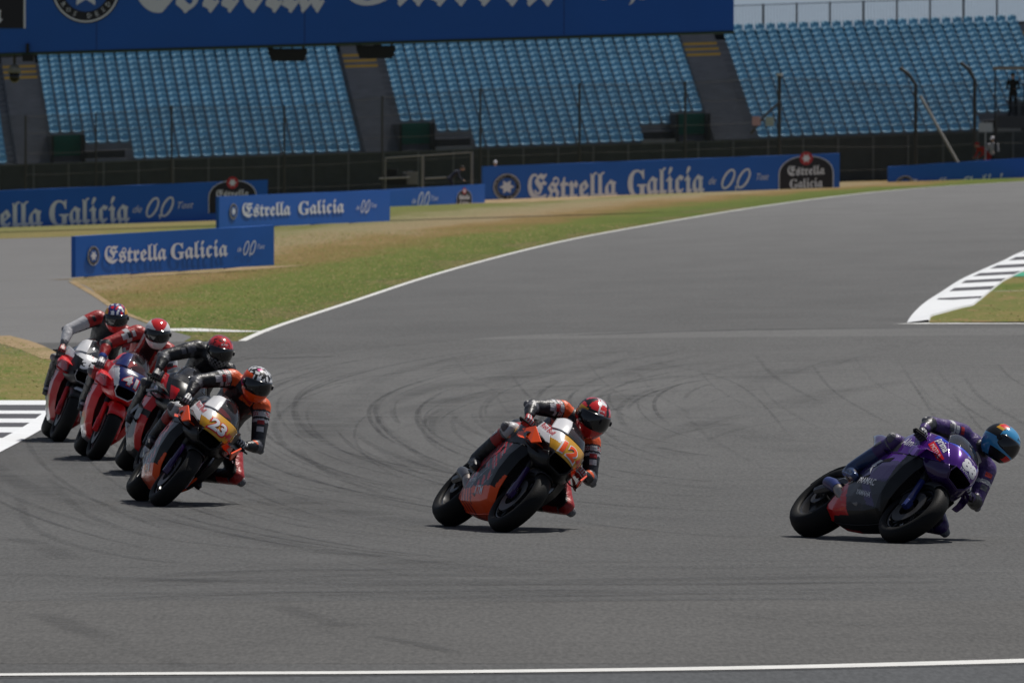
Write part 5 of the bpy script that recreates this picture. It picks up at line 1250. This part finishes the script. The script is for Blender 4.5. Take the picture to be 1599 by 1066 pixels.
# 6: white, red and silver, last
def wface(p): return 1 if p.z < .87 + abs(p.y) * .2 else 0
def wle(n, t, q, p):
    if n.startswith('arm'): return 2 if t < .4 else 1
    if n.startswith('fore'): return 1 if t < .6 else 3
    if n == 'torso': return 0
    return 0
B6 = dict(label='white, red and silver racing motorcycle numbered 35 at the back beside the striped kerb', rlabel='rearmost rider with navy and yellow helmet and white and red sleeves',
    fork=C_DKRED, guard=[C_BLACK, C_WHITE][0], face_m=[C_WHITE, C_BLACK], face=wface, up_m=[C_WHITE, C_DKRED, C_RED, C_BLACK], up=lambda p: 3 if p.x > .70 else (0 if p.z > .86 else (2 if p.z > .78 else 1)), low_m=[C_SILVER, C_DKRED], g0=40, low=lambda p: 1 if p.z > .42 - p.x * .15 or p.x > .32 else 0, chin=C_BLACK, lip=C_SILVER, scrpaint=C_WHITE, wing_m=C_RED,
    tank_m=[C_WHITE], tank=lambda p: 0, tail_m=C_WHITE,
    decals=[(('face',), '35', (.868, .0, .842), FN, FU, .105, dict(m=C_WHITE, bold=.06, wid=.175, name='number')), (('face',), '', (.77, -.0, .93), FN, FU, .03, dict(m=C_RED, name='emblem', wid=.03, shape=[(.5 + .5 * math.cos(t), .5 + .5 * math.sin(t)) for t in np.linspace(0, 6.28, 16, endpoint=False)])),
            (('guard',), '', (.86, 0, .60), (0, 1, 0), (-.6, 0, .8), .07, dict(m=C_WHITE, name='emblem', wid=.11, shape=[(0, .3), (.2, .9), (.8, 1), (1, .4), (.85, 0), (.1, 0)])), (('lo',), 'M', (.2, -.26, .56), (1, 0, 0), (0, 0, 1), .10, dict(m=C_WHITE)), (('up',), 'HRC', (.58, -.23, .805), (.9, .35, -.1), (0, 0, 1), .04, dict(m=C_WHITE, shear=.3)), (('lo',), '35', (.1, -.2, .33), (1, 0, 0), (0, 0, 1), .07, dict(m=C_NAVY))],
    le_m=[LE_BLACK, LE_WHITE, LE_RED, LE_GREY], le=wle, gl_m=[LE_BLACK, LE_RED], bt_m=[LE_BLACK, LE_WHITE], hm_m=[C_NAVY, C_RED, C_GOLD, C_WHITE], hm=navy_helmet, hrot=(2, 12, 2), under=0, patches=[LE_WHITE, LE_RED, LE_BLACK], brand=None, lift=(0, -.02, .13), hs=.97)
bikes.append((B6, (92, 690), 5, 24))
for c, pix, yaw, lean in bikes:
    root, ft, rt = build_bike(c); M = place(root, ft, rt, pix, yaw, lean); build_rider(c, M, lean, yaw)

# ------------------------------------------------------------------ people behind the boards
def figure(label, foot, h, face, top_m, leg_m, hat_m, pose='stand', hat='cap'):
    root = empty('person', foot); tag(root, label, 'person'); root.rotation_euler = (0, 0, face); k = h / 1.78; b = MB()
    j = {'stand': dict(hip=(0, 0, .95), ch=(.02, 0, 1.32), nk=(.03, 0, 1.50), hd=(.05, 0, 1.65), s=(.02, .20, 1.43), e=(.04, .27, 1.15), w=(.20, .16, 1.12), kn=(.03, .12, .50), an=(0, .14, .08), t=(.16, .16, .04)),
         'lean': dict(hip=(-.18, 0, .92), ch=(.12, 0, 1.20), nk=(.26, 0, 1.30), hd=(.38, 0, 1.36), s=(.18, .19, 1.24), e=(.26, .24, .98), w=(.42, .14, .86), kn=(.02, .13, .50), an=(-.10, .14, .08), t=(.06, .16, .04)),
         'sit': dict(hip=(0, 0, .48), ch=(.08, 0, .84), nk=(.11, 0, 1.02), hd=(.16, 0, 1.17), s=(.10, .19, .96), e=(.18, .27, .72), w=(.38, .16, .62), kn=(.42, .14, .50), an=(.40, .14, .08), t=(.55, .16, .04))}[pose]
    q = {n: V(v) * k for n, v in j.items()}; m = lambda v, s: V((v.x, v.y * s, v.z))
    ell(b, [q['hip'], q['hip'].lerp(q['ch'], .5), q['ch'], q['nk'] - V((0, 0, .06))], [(.16 * k, .11 * k), (.145 * k, .10 * k), (.17 * k, .11 * k), (.12 * k, .08 * k)])
    ell(b, [q['nk'] - V((0, 0, .05)), q['hd'] - V((0, 0, .05))], [.055 * k, .055 * k]); ell(b, [q['hd'] - V((-.015, 0, .055)), q['hd'], q['hd'] + V((-.01, 0, .045))], [(.062 * k, .075 * k), (.078 * k, .092 * k), (.075 * k, .088 * k)])
    ell(b, [q['hd'] + V((.085, 0, -.005)) * k, q['hd'] + V((.108, 0, -.03)) * k], [.012 * k, .016 * k])
    for s in (-1, 1):
        ell(b, [m(q['s'], s), m(q['s'].lerp(q['e'], .5), s), m(q['e'], s)], [.062 * k, .05 * k, .042 * k]); ell(b, [m(q['e'], s), m(q['w'], s)], [.042 * k, .030 * k])
        ell(b, [m(q['w'], s), m(q['w'] + V((.05, -.01, -.02)), s)], [.030 * k, .022 * k])
        for i in range(4): a = m(q['w'] + V((.055, -.03 + .018 * i, -.02)), s); ell(b, [a, a + V((.035, 0, -.012)), a + V((.055, 0, -.035))], [.009 * k] * 3, n=6)
        a = m(q['w'] + V((.03, -.04, 0)), s); ell(b, [a, a + V((.035, -.015 * s, 0))], [.010 * k] * 2, n=6)
        hp = m(q['hip'] + V((0, .09 * k, 0)), s); ell(b, [hp, hp.lerp(m(q['kn'], s), .5), m(q['kn'], s)], [.095 * k, .08 * k, .06 * k]); ell(b, [m(q['kn'], s), m(q['kn'].lerp(q['an'], .4), s), m(q['an'], s)], [.06 * k, .055 * k, .04 * k]); ell(b, [m(q['an'] - V((.04, 0, .02)), s), m(q['t'], s)], [.045 * k, .035 * k])
    o = remeshed('body', b, .012, 3, [top_m, leg_m, LE_SKIN, C_MATT], root)
    for f in o.data.polygons:
        c = f.center; f.material_index = 2 if (c - q['hd']).length < .13 * k and c.z > q['nk'].z - .01 or any((c - m(q['w'], s)).length < .09 * k and (c - m(q['e'], s)).length > .24 * k for s in (-1, 1)) else (3 if c.z < .11 * k else (1 if c.z < q['hip'].z + .03 and (c - q['e']).length > .12 and (c - m(q['e'], -1)).length > .12 else 0))
    b = MB(); hc = q['hd'] + V((-.005, 0, .02)) * k
    rings = [[hc + V((math.cos(t) * .103 * r_ * k, math.sin(t) * .092 * r_ * k, z * k)) for t in np.linspace(0, 2 * math.pi, 16, endpoint=False)] for r_, z in ((1, .0), (1.0, .03), (.85, .075), (.5, .105), (.05, .115))]
    b.grid(rings, close_v=True)
    if hat == 'cap': b.add([hc + V(v) * k for v in ((.09, -.06, .005), (.17, -.045, -.01), (.17, .045, -.01), (.09, .06, .005))], [(0, 1, 2, 3)])
    b.build('cap' if hat == 'cap' else 'hair', hat_m, root, True); return root
CL_BLK = mat('black_clothing', (.012, .013, .015), .8, bump=.4); CL_RED = mat('red_overall', (.40, .03, .02), .8, bump=.4); CL_WHT = mat('white_shirt', (.42, .42, .46), .8, bump=.4); CL_NVY = mat('navy_clothing', (.02, .025, .05), .8, bump=.4); HAT_W = mat('white_cap', (.6, .6, .65), .7); HAIR = mat('dark_hair', (.02, .015, .012), .8)
dk = P(1582, 180, 550); figure('person in black standing on the grey platform at the right edge', V((dk.x, 550, P(1556, 181, 550).z + (dk.x - P(1556, 0, 550).x) * 0 + .002)), 2.05, R(-105), CL_BLK, CL_BLK, CL_BLK, hat='hair')
def foot(px, D): x = P(px, 0, D).x; return V((x, D, terr(x, D)))
figure('marshal in red overalls bending forward behind the right-hand blue board', foot(1538, 549.5), 2.05, R(210), CL_RED, CL_RED, CL_RED, 'lean')
figure('marshal with white cap and pale shirt beside the one in red', foot(1551, 551.5), 1.98, R(-120), CL_WHT, CL_NVY, HAT_W)
figure('person in dark navy leaning over inside the scaffold frame', foot(708, 502), 1.8, R(0), CL_NVY, CL_NVY, HAIR, 'lean', 'hair')
figure('person of whom only the white cap shows above the longest blue board', foot(773, 503), 1.68, R(-80), HAT_W, CL_NVY, HAT_W)
